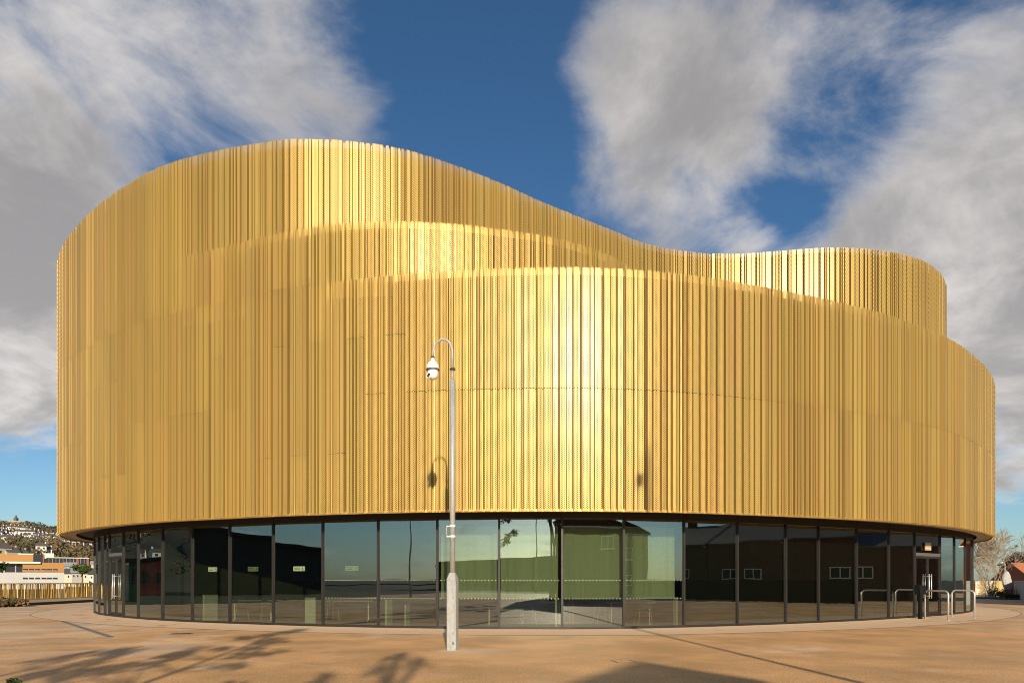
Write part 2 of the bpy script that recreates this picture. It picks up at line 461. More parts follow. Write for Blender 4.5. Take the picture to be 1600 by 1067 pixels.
CUR2 = A0 + A1 + [(-4.2, 20.35), (-2.3, 20.4), (-0.78, 20.7), (0.99, 21.2), (2.03, 21.7), (3.15, 22.4), (4.06, 23.4), (5.2, 25.2), (6.3, 27.6)]
CUR1 = A0 + [(-9.8, 22.3), (-8.3, 21.9), (-6.9, 21.65), (-4.9, 21.8), (-3.1, 22.35), (-0.89, 23.7), (1.19, 25.3), (3.8, 27.15), (5.6, 28.4), (7.6, 29.1), (9.3, 29.3),
             (10.9, 29.1), (12.7, 28.8), (14.3, 28.75), (16.4, 29.15), (18.1, 29.95), (19.7, 31.3), (21.1, 33.2), (21.9, 35.6), (22.2, 39), (21.6, 46), (21, 54)]
C0, C1, C2 = catmull(CUR0), catmull(CUR1), catmull(CUR2)
ZB, Z0, Z2, Z1 = 3.50, 10.45, 12.20, 15.50

# ================================================================== SETTING
g = MB(); g.quad((-5000, -5000, -0.25), (5000, -5000, -0.25), (5000, 5000, -0.25), (-5000, 5000, -0.25))
struct('ground', g, 'earth')
g = MB(); N = 1
g.quad((-31.2, -34, 0), (70, -34, 0), (70, 110, 0), (-31.2, 110, 0)); struct('paving', g, 'resin_paving')

# ================================================================== ARENA
arena = empty('arena_building', (0, 34, 0))
tag(arena, 'large curved arena clad in gold perforated pleated metal above a dark glass ground floor', 'building')
AL = arena.location
def apart(name, mb, mats, smooth=False, parent=None):
    world_to(arena, mb); return mb.build(name, mats, parent or arena, smooth)

# --- cladding panels
PW = 0.64
PGAP = 0.026
def profile(r):
    e0 = r.uniform(0.085, 0.11); u = r.uniform(0.008, 0.016); pts = [(0.0, e0), (u, e0)]
    while u < 0.50:
        du = r.choice([0.004, 0.008, 0.012, 0.022]); c0 = r.uniform(-0.012, 0.014); u += du; pts.append((u, c0))
        cw = r.choice([0.045, 0.08, 0.11, 0.14, 0.18]); u += cw; pts.append((u, c0 + r.uniform(-0.010, 0.010)))
        du = r.choice([0.004, 0.008, 0.012, 0.022]); vy = r.uniform(0.08, 0.15); u += du; pts.append((u, vy))
        vw = r.choice([0.010, 0.016, 0.022, 0.034]); u += vw; pts.append((u, vy))
    s = (PW - PGAP) / u
    return [(a * s - (PW - PGAP) / 2, y) for a, y in pts]
prng = random.Random(21)
PROF = [profile(prng) for _ in range(14)]
PANEL_CACHE = {}
def panel_mesh(k, h):
    key = (k, round(h, 3))
    if key in PANEL_CACHE: return PANEL_CACHE[key]
    mb = MB(); mb.uv = []; L = 0.0; P = PROF[k]; TH = 0.004
    acc = [0.0]
    for a, b in zip(P, P[1:]): acc.append(acc[-1] + math.hypot(b[0] - a[0], b[1] - a[1]))
    for side in (0, 1):
        i0 = len(mb.v)
        for (u, y), l in zip(P, acc):
            for z in (0.0, h):
                mb.v.append((u, y + side * TH, z)); mb.uv.append((l, z))
        for i in range(len(P) - 1):
            a = i0 + 2 * i
            mb.f.append((a, a + 2, a + 3, a + 1) if side == 0 else (a, a + 1, a + 3, a + 2)); mb.m.append(0)
    n = 2 * len(P)
    for i in range(len(P) - 1):                      # folded hems close the sheet at top and bottom
        a = 2 * i
        mb.f.append((a, a + n, a + n + 2, a + 2)); mb.m.append(0)
        mb.f.append((a + 1, a + 3, a + n + 3, a + n + 1)); mb.m.append(0)
    me = mb.mesh('cladding_panel', 'gold_perforated'); PANEL_CACHE[key] = me; return me
RES0, RES1, RES2 = resample(C0, PW), resample(C1, PW), resample(C2, PW)
def nearest(p, P): return min((p - q).length for q in P)
STUFF = {}
def rear(mid):      # panels that turn out of the photo's sight round the two ends
    return (mid.x < -10 and mid.y > 33.6) or (mid.x > 10 and mid.y > 35.2)
def place(a, b, z0, z1, k):
    mid = (a + b) / 2; t = (b - a).normalized()
    me = panel_mesh(k, z1 - z0 - 0.018)
    if rear(mid):
        STUFF.setdefault('x', []).append((me, mid, t, z0)); return
    o = link('cladding_panel', me, arena)
    o.location = (mid.x - AL.x, mid.y - AL.y, z0 - AL.z); o.rotation_euler = (0, 0, math.atan2(t.y, t.x))
KS = [prng.randrange(14) for _ in range(400)]
for i, (a, b) in enumerate(zip(RES0, RES0[1:])):
    seam = 7.0
    m = (a + b) / 2
    if m.x < -1.5: seam = (7.0, 8.7, 8.7, 7.0, 5.3)[(i * 7 // 3) % 5]
    place(a, b, ZB, seam, KS[i]); place(a, b, seam, Z0, KS[i])
def joined(A, B, i):
    return i + 1 < min(len(A), len(B)) and max((A[i] - B[i]).length, (A[i + 1] - B[i + 1]).length) < 0.05
for i, (a, b) in enumerate(zip(RES2, RES2[1:])):
    if joined(RES1, RES0, i): continue
    j0 = joined(RES2, RES0, i)
    place(a, b, Z0 if j0 else 9.95, Z2, KS[i] if j0 else KS[i + 57])
for i, (a, b) in enumerate(zip(RES1, RES1[1:])):
    if joined(RES1, RES0, i): place(a, b, Z0, Z1, KS[i])
    elif joined(RES1, RES2, i): place(a, b, Z2, Z1, KS[i])
    else: place(a, b, 9.95, Z1, KS[i + 91])
sb = MB(); sb.uv = []
for me, mid, t, z0 in STUFF['x']:
    i0 = len(sb.v); uvl = {}
    for l in me.loops: uvl[l.vertex_index] = tuple(me.uv_layers[0].data[l.index].uv)
    for v in me.vertices:
        sb.v.append((mid.x + t.x * v.co.x - t.y * v.co.y, mid.y + t.y * v.co.x + t.x * v.co.y, z0 + v.co.z)); sb.uv.append(uvl[v.index])
    for p in me.polygons: sb.f.append(tuple(i0 + q for q in p.vertices)); sb.m.append(0)
o = apart('rear_cladding', sb, 'gold_perforated'); o['kind'] = 'stuff'

# --- backing walls and roofs
def strip(P, z0, z1, name, mat, parent=None):
    mb = MB()
    for p in P: mb.v += [(p.x, p.y, z0), (p.x, p.y, z1)]
    for i in range(len(P) - 1): mb.f.append((2 * i, 2 * i + 2, 2 * i + 3, 2 * i + 1)); mb.m.append(0)
    return apart(name, mb, mat)
B0, B1, B2 = offset(C0, 0.34), offset(C1, 0.34), offset(C2, 0.34)
strip(B0, ZB + 0.02, Z0 - 0.08, 'weather_wall', 'backing')
strip(B2, 9.9, Z2 - 0.06, 'weather_wall', 'backing')
strip(B1, 9.9, Z1 - 0.05, 'weather_wall', 'backing')
def roof(P, z, name):
    mb = MB(); n = len(P)
    mb.v = [(p.x, p.y, z) for p in P] + [(p.x * 0.6, 54.0, z) for p in P]
    for i in range(n - 1): mb.f.append((i, i + 1, n + i + 1, n + i)); mb.m.append(0)
    return apart(name, mb, 'roofing')
roof(B0, Z0 - 0.45, 'roof'); roof(B2, Z2 - 0.45, 'roof'); roof(B1, Z1 - 0.45, 'roof')
mb = MB(); mb.quad((-21.8, 53.9, 0), (24.3, 53.9, 0), (24.3, 53.9, 15), (-21.8, 53.9, 15)); apart('rear_wall', mb, 'backing')

# --- glass line
def lerpk(x, K):
    for (a, va), (b, vb) in zip(K, K[1:]):
        if x <= b: return va + (vb - va) * max(0.0, (x - a) / (b - a))
    return K[-1][1]
GK = [(-23, 1.45), (-19, 1.42), (-14, 1.36), (3, 1.38), (12, 1.82), (16.5, 1.80), (20.0, 1.30), (22.5, 0.92), (24.5, 0.70), (26, 0.65)]
def goff(p): return lerpk(p.x, GK)
G = offset(C0, goff)
def ring(Pa, Pb, za, zb, name, mat):
    mb = MB(); n = len(Pa)
    mb.v = [(p.x, p.y, za) for p in Pa] + [(p.x, p.y, zb) for p in Pb]
    for i in range(n - 1): mb.f.append((n + i, n + i + 1, i + 1, i)); mb.m.append(0)
    return apart(name, mb, mat)
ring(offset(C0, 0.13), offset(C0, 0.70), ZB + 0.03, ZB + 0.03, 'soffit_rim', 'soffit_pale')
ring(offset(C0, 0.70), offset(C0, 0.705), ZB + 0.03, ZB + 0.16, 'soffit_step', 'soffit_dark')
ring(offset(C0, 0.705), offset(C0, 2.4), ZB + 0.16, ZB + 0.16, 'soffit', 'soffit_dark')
strip(offset(C0, 0.10), ZB - 0.03, ZB + 0.05, 'drip_trim', 'gold_bar')
# interior shell
def fill(P, z, name, mat, up=True):
    mb = MB(); n = len(P)
    mb.v = [(p.x, p.y, z) for p in P] + [(p.x * 0.6, 52.0, z) for p in P]
    for i in range(n - 1): mb.f.append((i, i + 1, n + i + 1, n + i) if up else (n + i, n + i + 1, i + 1, i)); mb.m.append(0)
    return apart(name, mb, mat)
fill(offset(G, lambda p: -0.03), 0.03, 'interior_floor', 'inner_floor')
fill(offset(C0, 2.4), ZB + 0.14, 'interior_ceiling', 'soffit_dark', False)
strip(offset(C0, lambda p: lerpk(p.x, [(-15, 2.7), (-11, 6.5), (-6, 7.5), (10, 7.5), (14, 3.2), (20, 2.6)])), 0.03, ZB + 0.14, 'interior_wall', 'inner_wall')

# mullion points: where the vertical frames stand on the glass line
def ray_hit(px):
    k = (px - 800) / F
    best = None
    for a, b in zip(G, G[1:]):
        fa, fb = a.x - k * a.y, b.x - k * b.y
        if fa * fb <= 0 and fa != fb:
            p = a + (b - a) * (fa / (fa - fb))
            if best is None or p.y < best.y: best = p
    return best
MX = [154.6, 164, 171, 192.6, 216, 254, 300.5, 359, 427, 504.5, 591, 683.4, 780, 878.4, 974.4, 1068.5, 1152, 1227.7, 1279, 1338.4, 1388.7, 1429, 1468.6, 1491, 1508, 1521]
HIT = [(k, ray_hit(x)) for k, x in enumerate(MX)]
HIT = [(k, p) for k, p in HIT if p is not None]
MP = [p for k, p in HIT]
# continue round both ends at the same module
def arc_after(p, sgn, n):
    Q = G if sgn > 0 else list(reversed(G))
    i = min(range(len(Q)), key=lambda k: (Q[k] - p).length)
    return resample(Q[i:], 1.95)[1:n + 1]
MP = list(reversed(arc_after(MP[0], -1, 6))) + MP + arc_after(MP[-1], 1, 6)
def N(k):      # index of the k-th mullion of the list above
    return 6 + min(range(len(HIT)), key=lambda q: abs(HIT[q][0] - k))
GT = 3.40
def frame_of(a, b):
    t = (b - a).normalized(); m = (a + b) / 2
    return Matrix.Translation((m.x, m.y, 0)) @ Matrix.Rotation(math.atan2(t.y, t.x), 4, 'Z'), (b - a).length
doors = {N(2): 'west', N(21): 'east'}
dotpanes = range(N(9), N(15))
blackout = list(range(N(15), N(21))) + list(range(N(22), len(MP) - 1))
for i, p in enumerate(MP):
    a = MP[max(i - 1, 0)]; b = MP[min(i + 1, len(MP) - 1)]
    t = (b - a).normalized()
    M = Matrix.Translation((p.x, p.y, 0)) @ Matrix.Rotation(math.atan2(t.y, t.x), 4, 'Z')
    mb = MB(); mb.box(-0.032, 0.032, -0.045, 0.09, 0.0, GT + 0.2, M)
    apart('mullion', mb, 'bronze_frame')
drng = random.Random(5)
for i, (a, b) in enumerate(zip(MP, MP[1:])):
    M, L = frame_of(a, b); h = L / 2 - 0.034
    mb = MB(); mb.box(-h, h, -0.04, 0.07, 0.004, 0.075, M); apart('sill_rail', mb, 'bronze_frame')
    mb = MB(); mb.box(-h, h, -0.04, 0.07, GT, ZB + 0.159, M); apart('head_rail', mb, 'bronze_frame')
    tilt = Matrix.Rotation(R(drng.uniform(-0.12, 0.12)), 4, 'Z')
    if i in doors:
        DT = 2.48
        mb = MB(); mb.box(-h, h, -0.04, 0.07, DT, DT + 0.13, M); apart('door_transom', mb, 'door_rail')
        mb = MB(); mb.box(-h, h, 0.0, 0.012, DT + 0.13, GT, M); apart('glass_pane', mb, 'arena_glass')
        for s in (-1, 1):
            x0, x1 = (-h + 0.006, -0.006) if s < 0 else (0.006, h - 0.006)
            mb = MB()
            mb.box(x0, x0 + 0.06, -0.03, 0.03, 0.09, DT - 0.006, M); mb.box(x1 - 0.06, x1, -0.03, 0.03, 0.09, DT - 0.006, M)
            mb.box(x0 + 0.06, x1 - 0.06, -0.03, 0.03, DT - 0.09, DT - 0.006, M); mb.box(x0 + 0.06, x1 - 0.06, -0.03, 0.03, 0.09, 0.19, M)
            d = apart('door', mb, 'bronze_frame')
            mb = MB(); mb.box(x0 + 0.061, x1 - 0.061, 0.0, 0.012, 0.191, DT - 0.091, M); world_to(arena, mb); mb.build('pane', 'arena_glass', d)
            hx = -0.11 * (1 if s < 0 else -1)
            mb = MB()
            P = [M @ Vector((hx, -0.11, 0.75)), M @ Vector((hx, -0.11, 1.75))]
            mb.tube(P, 0.02, 10)
            for zz in (0.85, 1.65): mb.tube([M @ Vector((hx, -0.11, zz)), M @ Vector((hx, 0.0, zz))], 0.012, 8)
            world_to(arena, mb); mb.build('handle', 'steel', d, True)
    else:
        mb = MB(); mb.box(-h, h, 0.0, 0.012, 0.075, GT, M @ tilt); apart('glass_pane', mb, 'arena_glass')
    if i in dotpanes:
        for zz in (0.93, 1.495):
            mb = MB(); n = max(4, int(2 * h / 0.108)); st = (2 * h - 0.16) / (n - 1)
            for k in range(n):
                cx = -h + 0.08 + k * st; i0 = len(mb.v)
                for q in range(8):
                    th = q * math.pi / 4
                    mb.v.append(tuple(M @ Vector((cx + 0.018 * math.cos(th), -0.004, zz + 0.018 * math.sin(th)))))
                mb.f.append(tuple(range(i0, i0 + 8))); mb.m.append(0)
            apart('dot_row', mb, 'dot_film')
    if i in blackout:
        mb = MB(); mb.box(-h - 0.03, h + 0.03, 0.16, 0.19, 0.04, ZB + 0.12, M); apart('blackout_panel', mb, 'black_wall')

# soffit downlights
for px in (228, 262, 1030, 1475):
    p = ray_hit(px); i = min(range(len(G)), key=lambda k: (G[k] - p).length)
    q = (G[i] + C0[i]) / 2
    mb = MB(); mb.lathe([(0.0, -0.012), (0.075, -0.012), (0.085, 0.0)], (q.x, q.y, ZB + 0.158), 14); apart('downlight', mb, 'white_plastic')

# apron of dry paving under the overhang
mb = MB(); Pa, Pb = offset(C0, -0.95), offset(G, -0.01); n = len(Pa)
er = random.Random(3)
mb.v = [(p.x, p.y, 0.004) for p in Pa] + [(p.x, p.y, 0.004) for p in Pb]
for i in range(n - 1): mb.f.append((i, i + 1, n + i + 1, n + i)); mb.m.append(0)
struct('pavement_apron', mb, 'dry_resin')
mb = MB(); Pa, Pb = offset(C0, -1.0), offset(C0, -0.955)
mb.v = [(p.x, p.y, 0.006) for p in Pa] + [(p.x, p.y, 0.006) for p in Pb]
for i in range(n - 1): mb.f.append((i, i + 1, n + i + 1, n + i)); mb.m.append(0)
struct('pavement_edging', mb, 'drain_grey')

# ================================================================== interior things
def local_box(name, parent, boxes, mat):
    mb = MB()
    for b in boxes: mb.box(*b)
    return mb.build(name, mat, parent)
# curtains behind four panes
CUR_LAB = ['green tinted curtain behind glass, just right of the pole, darkest of the four', 'green tinted curtain behind glass reflecting a palm, second right of the pole',
           'broad pale green curtain behind the centre pane, above red uprights', 'rightmost green curtain behind glass, beside the blacked out panes']
for n_, i in enumerate(range(N(11), N(15))):
    a, b = MP[i], MP[i + 1]; M, L = frame_of(a, b)
    e = empty('curtain', (M.translation.x, M.translation.y, 0.95), M.to_euler().z)
    tag(e, CUR_LAB[n_], 'curtain', 'curtains behind the central panes')
    mb = MB(); n = 60; r = random.Random(40 + n_); ph = [r.uniform(0, 6.28) for _ in range(4)]
    x0, x1 = -L / 2 + (0.10 if n_ == 2 else 0.03), L / 2 - (0.12 if n_ in (1, 3) else 0.03)
    for k in range(n + 1):
        x = x0 + (x1 - x0) * k / n
        y = 0.36 + 0.032 * math.sin(x * 9 + ph[0]) + 0.018 * math.sin(x * 23 + ph[1]) + 0.03 * math.sin(x * 4 + ph[2])
        mb.v += [(x, y, 0.0), (x * 1.0 + 0.01 * math.sin(x * 15 + ph[3]), y * 0.9 + 0.034, 2.25 if n_ != 3 else 2.25)]
    for k in range(n): mb.f.append((2 * k, 2 * k + 2, 2 * k + 3, 2 * k + 1)); mb.m.append(0)
    mb.build('cloth', 'curtain_cloth', e, True)
    mb = MB(); mb.box(x0, x1, 0.325, 0.355, 2.24, 2.28); mb.build('curtain_rail', 'bronze_frame', e)
    mb = MB(); mb.box(x0, x1, 0.335, 0.352, -0.02, 0.0); mb.build('bottom_bar', 'white_plastic', e)

def make_table():
    e = empty('table')
    local_box('tabletop', e, [(-0.8, 0.8, -0.35, 0.35, 0.72, 0.75)], 'table_wood')
    for s in (-1, 1):
        mb = MB(); mb.box(s * 0.62 - 0.02, s * 0.62 + 0.02, -0.02, 0.02, 0.06, 0.719); mb.box(s * 0.62 - 0.025, s * 0.62 + 0.025, -0.32, 0.32, 0.03, 0.06)
        lg = mb.build('leg', 'steel', e)
        for y in (-0.3, 0.3):
            mb = MB(); mb.lathe([(0.0, -0.03), (0.03, -0.02), (0.036, 0.0), (0.0, 0.03)], (s * 0.62, y, 0.033), 10); mb.build('castor', 'white_plastic', lg, True)
    return e
def make_chair():
    e = empty('chair')
    local_box('seat', e, [(-0.22, 0.22, -0.22, 0.22, 0.43, 0.47)], 'chair_dark')
    mb = MB(); mb.box(-0.21, 0.21, 0.20, 0.23, 0.55, 0.85); mb.build('backrest', 'chair_dark', e)
    for sx in (-1, 1):
        for sy in (-1, 1):
            mb = MB(); mb.tube([(sx * 0.19, sy * 0.19, 0.43), (sx * 0.23, sy * 0.23, 0.0)], 0.011, 8); mb.build('leg', 'steel', e)
        mb = MB(); mb.tube([(sx * 0.19, 0.19, 0.43), (sx * 0.19, 0.215, 0.6)], 0.011, 8); mb.build('back_post', 'steel', e)
    return e
def glass_pt(px, back):
    p = ray_hit(px); k = (px - 800) / F
    return Vector((k * (p.y + back), p.y + back, 0.03))
T0 = make_table(); CH0 = make_chair()
TABS = [(395, 1.6, .3, 'table behind glass in the pane left of the pale plinth'), (455, 2.4, .2, 'table behind the pale plinth, half hidden by it'), (548, 2.6, .1, 'table behind glass in the pane right of the pale plinth'),
        (735, 1.5, 0, 'table under the curtain right behind the metal pole'), (845, 2.2, -.1, 'table under the curtain left of the red uprights'), (985, 1.5, -.15, 'table under the curtains right of the red uprights')]
for k, (px, bk, rz, lab) in enumerate(TABS):
    o = T0 if k == 0 else copy_tree(T0)
    o.location = glass_pt(px, bk); o.rotation_euler = (0, 0, rz); tag(o, lab, 'table', 'tables inside the arena')
CHS = [(378, 2.2, .4, 'dark chair behind glass left of the leftmost table'), (418, 1.8, 3.4, 'dark chair behind glass right of the leftmost table'), (520, 2.9, .3, 'dark chair behind glass just right of the pale plinth'),
       (825, 1.4, .2, 'dark chair under the curtain left of the red uprights'), (1005, 1.2, 3.3, 'dark chair under the rightmost curtain, nearest the glass'), (940, 2.6, .2, 'dark chair far behind the table right of the red uprights')]
for k, (px, bk, rz, lab) in enumerate(CHS):
    o = CH0 if k == 0 else copy_tree(CH0)
    o.location = glass_pt(px, bk); o.rotation_euler = (0, 0, rz); tag(o, lab, 'chair', 'chairs inside the arena')
e = empty('plinth', glass_pt(485, 0.8), 0.25); tag(e, 'pale square plinth standing just inside the glass left of centre', 'plinth')
local_box('body', e, [(-0.17, 0.17, -0.17, 0.17, 0.0, 0.86)], 'white_paint'); local_box('top', e, [(-0.18, 0.18, -0.18, 0.18, 0.861, 0.885)], 'white_paint')
local_box('skirting', e, [(-0.175, 0.175, -0.175, 0.175, 0.0, 0.05)], 'door_rail')
for px, wd, ln, hh, lab in ((318, .10, .55, .92, 'low white partition end seen through glass in the pane left of the tables'), (603, .08, .4, .82, 'slim white partition end behind glass left of the metal pole'),
                        (633, .05, .35, .66, 'shorter slim partition end behind glass left of the metal pole'), (869, .06, .25, .86, 'thin pale partition end under the curtains at the centre mullion'), (1058, .04, .2, .9, 'thin green grey partition end at the right edge of the curtains')):
    p = glass_pt(px, 0.35)
    i = min(range(len(G)), key=lambda k: (G[k] - p.to_2d()).length); t = (G[i + 1] - G[i - 1]).normalized()
    e = empty('low_partition', p, math.atan2(t.y, t.x)); tag(e, lab, 'partition', 'low partitions inside the glass')
    local_box('panel', e, [(-wd / 2, wd / 2, 0.0, ln, 0.0, hh)], 'white_paint'); local_box('capping', e, [(-wd / 2 - 0.006, wd / 2 + 0.006, -0.006, ln + 0.006, hh + 0.001, hh + 0.025)], 'sign_paper')
p = glass_pt(893, 2.0); e = empty('display_frame', p, 0); tag(e, 'pair of red uprights seen below the centre curtain', 'display stand')
for s in (-1, 1): local_box('upright', e, [(s * 0.05 - 0.03, s * 0.05 + 0.03, -0.03, 0.03, 0, 1.9)], 'red_door')
local_box('foot', e, [(-0.2, 0.2, -0.15, 0.15, 0, 0.02)], 'red_door')

# notices on the inside of the glass
NOT = [(324, 338, 'pale accessible entrance notice on the first pane right of the white partition end'), (386, 402, 'pale accessible notice on the pane with the leftmost table'),
       (457, 475, 'pale notice on the pane above the plinth'), (538, 559, 'pale notice on the pane right of the plinth, overlapped by a palm reflection')]
for x0, x1, lab in NOT:
    a = ray_hit(x0); b = ray_hit(x1); M, L = frame_of(a, b)
    e = empty('notice', M @ Vector((0, 0.045, 1.80)), M.to_euler().z); tag(e, lab, 'notice', 'notices on the glass')
    mb = MB(); mb.box(-L / 2, L / 2, -0.010, -0.006, 0.0, 0.155); mb.build('sheet', 'sign_paper', e)
    mb = MB()
    for zz in (0.045, 0.095): mb.box(-L * 0.44, L * 0.08, -0.0115, -0.0102, zz, zz + 0.014)
    mb.build('print', 'ink', e)
    mb = MB(); cx = L * 0.33
    mb.box(cx - 0.012, cx + 0.012, -0.0115, -0.0102, 0.06, 0.115); mb.lathe([(0, 0), (0.013, 0)], (cx, -0.011, 0.125), 8)
    for q in range(14):
        t0, t1 = 2.4 + q * 0.3, 2.4 + (q + 1) * 0.3
        mb.quad(*[(cx + 0.004 + rr * math.cos(tt), -0.0112, 0.05 + rr * math.sin(tt)) for rr, tt in ((0.026, t0), (0.035, t0), (0.035, t1), (0.026, t1))])
    mb.build('pictogram', 'ink', e)

# tan sign above the east door
a, b = MP[N(21)], MP[N(22)]; M, L = frame_of(a, b)
e = empty('door_sign', M @ Vector((-0.08, -0.05, 2.72)), M.to_euler().z); tag(e, 'small tan sign with two lines of white lettering above the glass door', 'sign')
mb = MB(); mb.box(-0.29, 0.29, -0.012, 0.0, 0.0, 0.32); mb.build('board', 'sign_tan', e)
for k, tx in enumerate(('Festival', 'Entrance')):
    cu = bpy.data.curves.new('lettering', 'FONT'); cu.body = tx; cu.size = 0.125; cu.extrude = 0.001; cu.space_character = 1.02
    cu.materials.append(MATS['white_paint'])
    tmp = bpy.data.objects.new('lettering', cu)
    me_ = bpy.data.meshes.new_from_object(tmp); bpy.data.objects.remove(tmp)
    o = link('lettering', me_, e)
    o.location = (-0.235, -0.014, 0.185 - k * 0.125); o.rotation_euler = (R(90), 0, 0)

# ================================================================== near street furniture
pp = at(707, 1015, 14.68); pp.z = 0
pole = empty('camera_pole', pp, R(-14)); tag(pole, 'tall galvanised pole with a white dome security camera on a hooked neck', 'camera pole')
def ngon_prism(mb, r0, r1, z0, z1, n=8, rot=0.0):
    i0 = len(mb.v)
    for r_, z in ((r0, z0), (r1, z1)):
        for j in range(n):
            th = rot + 2 * math.pi * j / n; mb.v.append((r_ * math.cos(th), r_ * math.sin(th), z))
    for j in range(n):
        mb.f.append((i0 + j, i0 + (j + 1) % n, i0 + n + (j + 1) % n, i0 + n + j)); mb.m.append(0)
    mb.f.append(tuple(i0 + n + j for j in range(n))); mb.m.append(0)
def sq_base(mb, hw, ch, z0, z1, hw1=None):
    hw1 = hw1 or hw; i0 = len(mb.v)
    for h_, z in ((hw, z0), (hw1, z1)):
        c = min(ch, h_ * 0.58)
        for x, y in ((-h_, -h_ + c), (-h_ + c, -h_), (h_ - c, -h_), (h_, -h_ + c), (h_, h_ - c), (h_ - c, h_), (-h_ + c, h_), (-h_, h_ - c)): mb.v.append((x, y, z))
    for j in range(8): mb.f.append((i0 + j, i0 + (j + 1) % 8, i0 + 8 + (j + 1) % 8, i0 + 8 + j)); mb.m.append(0)
    mb.f.append(tuple(i0 + 8 + j for j in range(8))); mb.m.append(0)
mb = MB(); sq_base(mb, 0.105, 0.018, 0.0, 1.52); sq_base(mb, 0.105, 0.018, 1.52, 1.66, 0.062); base = mb.build('base_column', 'galvanised', pole)
mb = MB(); mb.box(-0.068, 0.082, -0.111, -0.1055, 0.32, 1.16); mb.build('access_door', 'galvanised', base)
for zz in (0.36, 1.12):
    mb = MB(); mb.tube([(0.05, -0.104, zz), (0.05, -0.118, zz)], 0.012, 8); mb.build('door_lock', 'iron', base)
mb = MB(); mb.box(0.02, 0.08, -0.1125, -0.1113, 0.82, 0.865); mb.build('warning_label', 'sign_tan', base)
mb = MB()
for k in range(3): mb.box(0.02, 0.07, -0.1065, -0.1052, 0.13 + k * 0.022, 0.142 + k * 0.022)
mb.build('stencil_mark', 'iron', base)
mb = MB(); mb.tube([(0, 0, 1.6), (0, 0, 5.80)], 0.058, 20); mb.build('shaft', 'galvanised', pole, True)
mb = MB(); mb.tube([(0, 0, 5.80), (0, 0, 6.02)], 0.026, 14); mb.build('neck_spigot', 'galvanised', pole, True)
mb = MB(); mb.lathe([(0.0, -0.02), (0.06, -0.02), (0.06, 0.02), (0.0, 0.02)], (0, 0, 6.03), 16); mb.build('collar', 'iron', pole)
arc = [(0, 0, 6.04), (0, 0, 6.38)]
for k in range(1, 17):
    th = math.pi * k / 17 * 1.0
    arc.append((-0.225 + 0.225 * math.cos(th), 0, 6.38 + 0.31 * math.sin(th)))
arc.append((-0.452, 0, 6.33))
mb = MB(); mb.tube(arc, 0.026, 12); mb.build('hooked_arm', 'galvanised', pole, True)
dome = None
cx = -0.452
mb = MB(); mb.lathe([(0.0, 0.02), (0.042, 0.02), (0.042, -0.02), (0.0, -0.02)], (cx, 0, 6.32), 14); mb.build('arm_ring', 'iron', pole)
mb = MB(); mb.lathe([(0.035, 0.0), (0.045, -0.05), (0.085, -0.085), (0.125, -0.14), (0.14, -0.19), (0.143, -0.235), (0.125, -0.245), (0.10, -0.235)], (cx, 0, 6.30), 24)
hd = mb.build('camera_housing', 'white_plastic', pole, True)
mb = MB(); mb.lathe([(0.144, -0.236), (0.152, -0.25), (0.146, -0.262), (0.1, -0.255)], (cx, 0, 6.30), 24); mb.build('rain_lip', 'door_rail', hd, True)
mb = MB(); mb.lathe([(0.105, -0.24), (0.112, -0.30), (0.11, -0.38), (0.085, -0.43), (0.045, -0.46), (0.0, -0.468)], (cx + 0.01, 0, 6.30), 22); mb.build('camera_ball', 'white_plastic', hd, True)
mb = MB(); Mx = Matrix.Translation((cx - 0.055, -0.06, 5.93)) @ Matrix.Rotation(R(20), 4, 'Y') @ Matrix.Rotation(R(15), 4, 'Z')
mb.box(-0.035, 0.035, -0.075, 0.05, -0.08, 0.07, Mx); mb.build('lens_block', 'white_plastic', hd)
mb = MB(); mb.box(-0.026, 0.026, -0.079, -0.0755, -0.065, 0.02, Mx); mb.build('lens_window', 'dark_lens', hd)
for zz in (2.44, 2.66):
    mb = MB(); mb.lathe([(0.0585, -0.02), (0.064, -0.02), (0.064, 0.02), (0.0585, 0.02)], (0, 0, zz), 20); bd = mb.build('clamp_band', 'white_plastic', pole)
    mb = MB(); mb.box(-0.125, -0.064, -0.012, 0.012, zz - 0.012, zz + 0.012); mb.build('bracket_arm', 'white_plastic', bd)
mb = MB(); mb.box(-0.135, -0.120, -0.014, 0.014, 2.42, 2.68); mb.build('bracket_plate', 'galvanised', pole)

# guard rails beside the east door
def guard(p, q, lab):
    m = (p + q) / 2; d = (q - p); e = empty('guard_rail', (m.x, m.y, 0), math.atan2(d.y, d.x)); L = d.length / 2
    tag(e, lab, 'guard rail', 'steel guard rails by the east door')
    pts = [(-L, 0, 0.012), (-L, 0, 0.92)]
    for k in range(1, 8):
        th = math.pi / 2 * k / 8; pts.append((-L + 0.17 - 0.17 * math.cos(th), 0, 0.92 + 0.17 * math.sin(th)))
    pts2 = [(-a, b, c) for a, b, c in reversed(pts)]
    mb = MB(); mb.tube(pts + [(-L + 0.17, 0, 1.09), (L - 0.17, 0, 1.09)] + pts2, 0.032, 12); mb.build('hoop', 'steel', e, True)
    for s in (-1, 1):
        mb = MB(); mb.lathe([(0.0, 0.0), (0.06, 0.0), (0.06, 0.012), (0.027, 0.014)], (s * L, 0, 0), 14); mb.build('base_plate', 'steel', e)
def gp(x, y): p = at(x, y, EYE * F / (y - 906)); p.z = 0; return p
guard(gp(1445.5, 966.0), gp(1482.0, 969.0), 'curved steel guard rail nearest the glass door')
guard(gp(1487.5, 963.2), gp(1523.0, 965.0), 'curved steel guard rail farther right, beside the end of the glass')
p = gp(1438, 966.5); e = empty('access_post', p, R(20)); tag(e, 'short black access control post standing left of the guard rails', 'post')
mb = MB(); mb.box(-0.055, 0.055, -0.055, 0.055, 0.0, 1.0); mb.build('shaft', 'black_plastic', e)
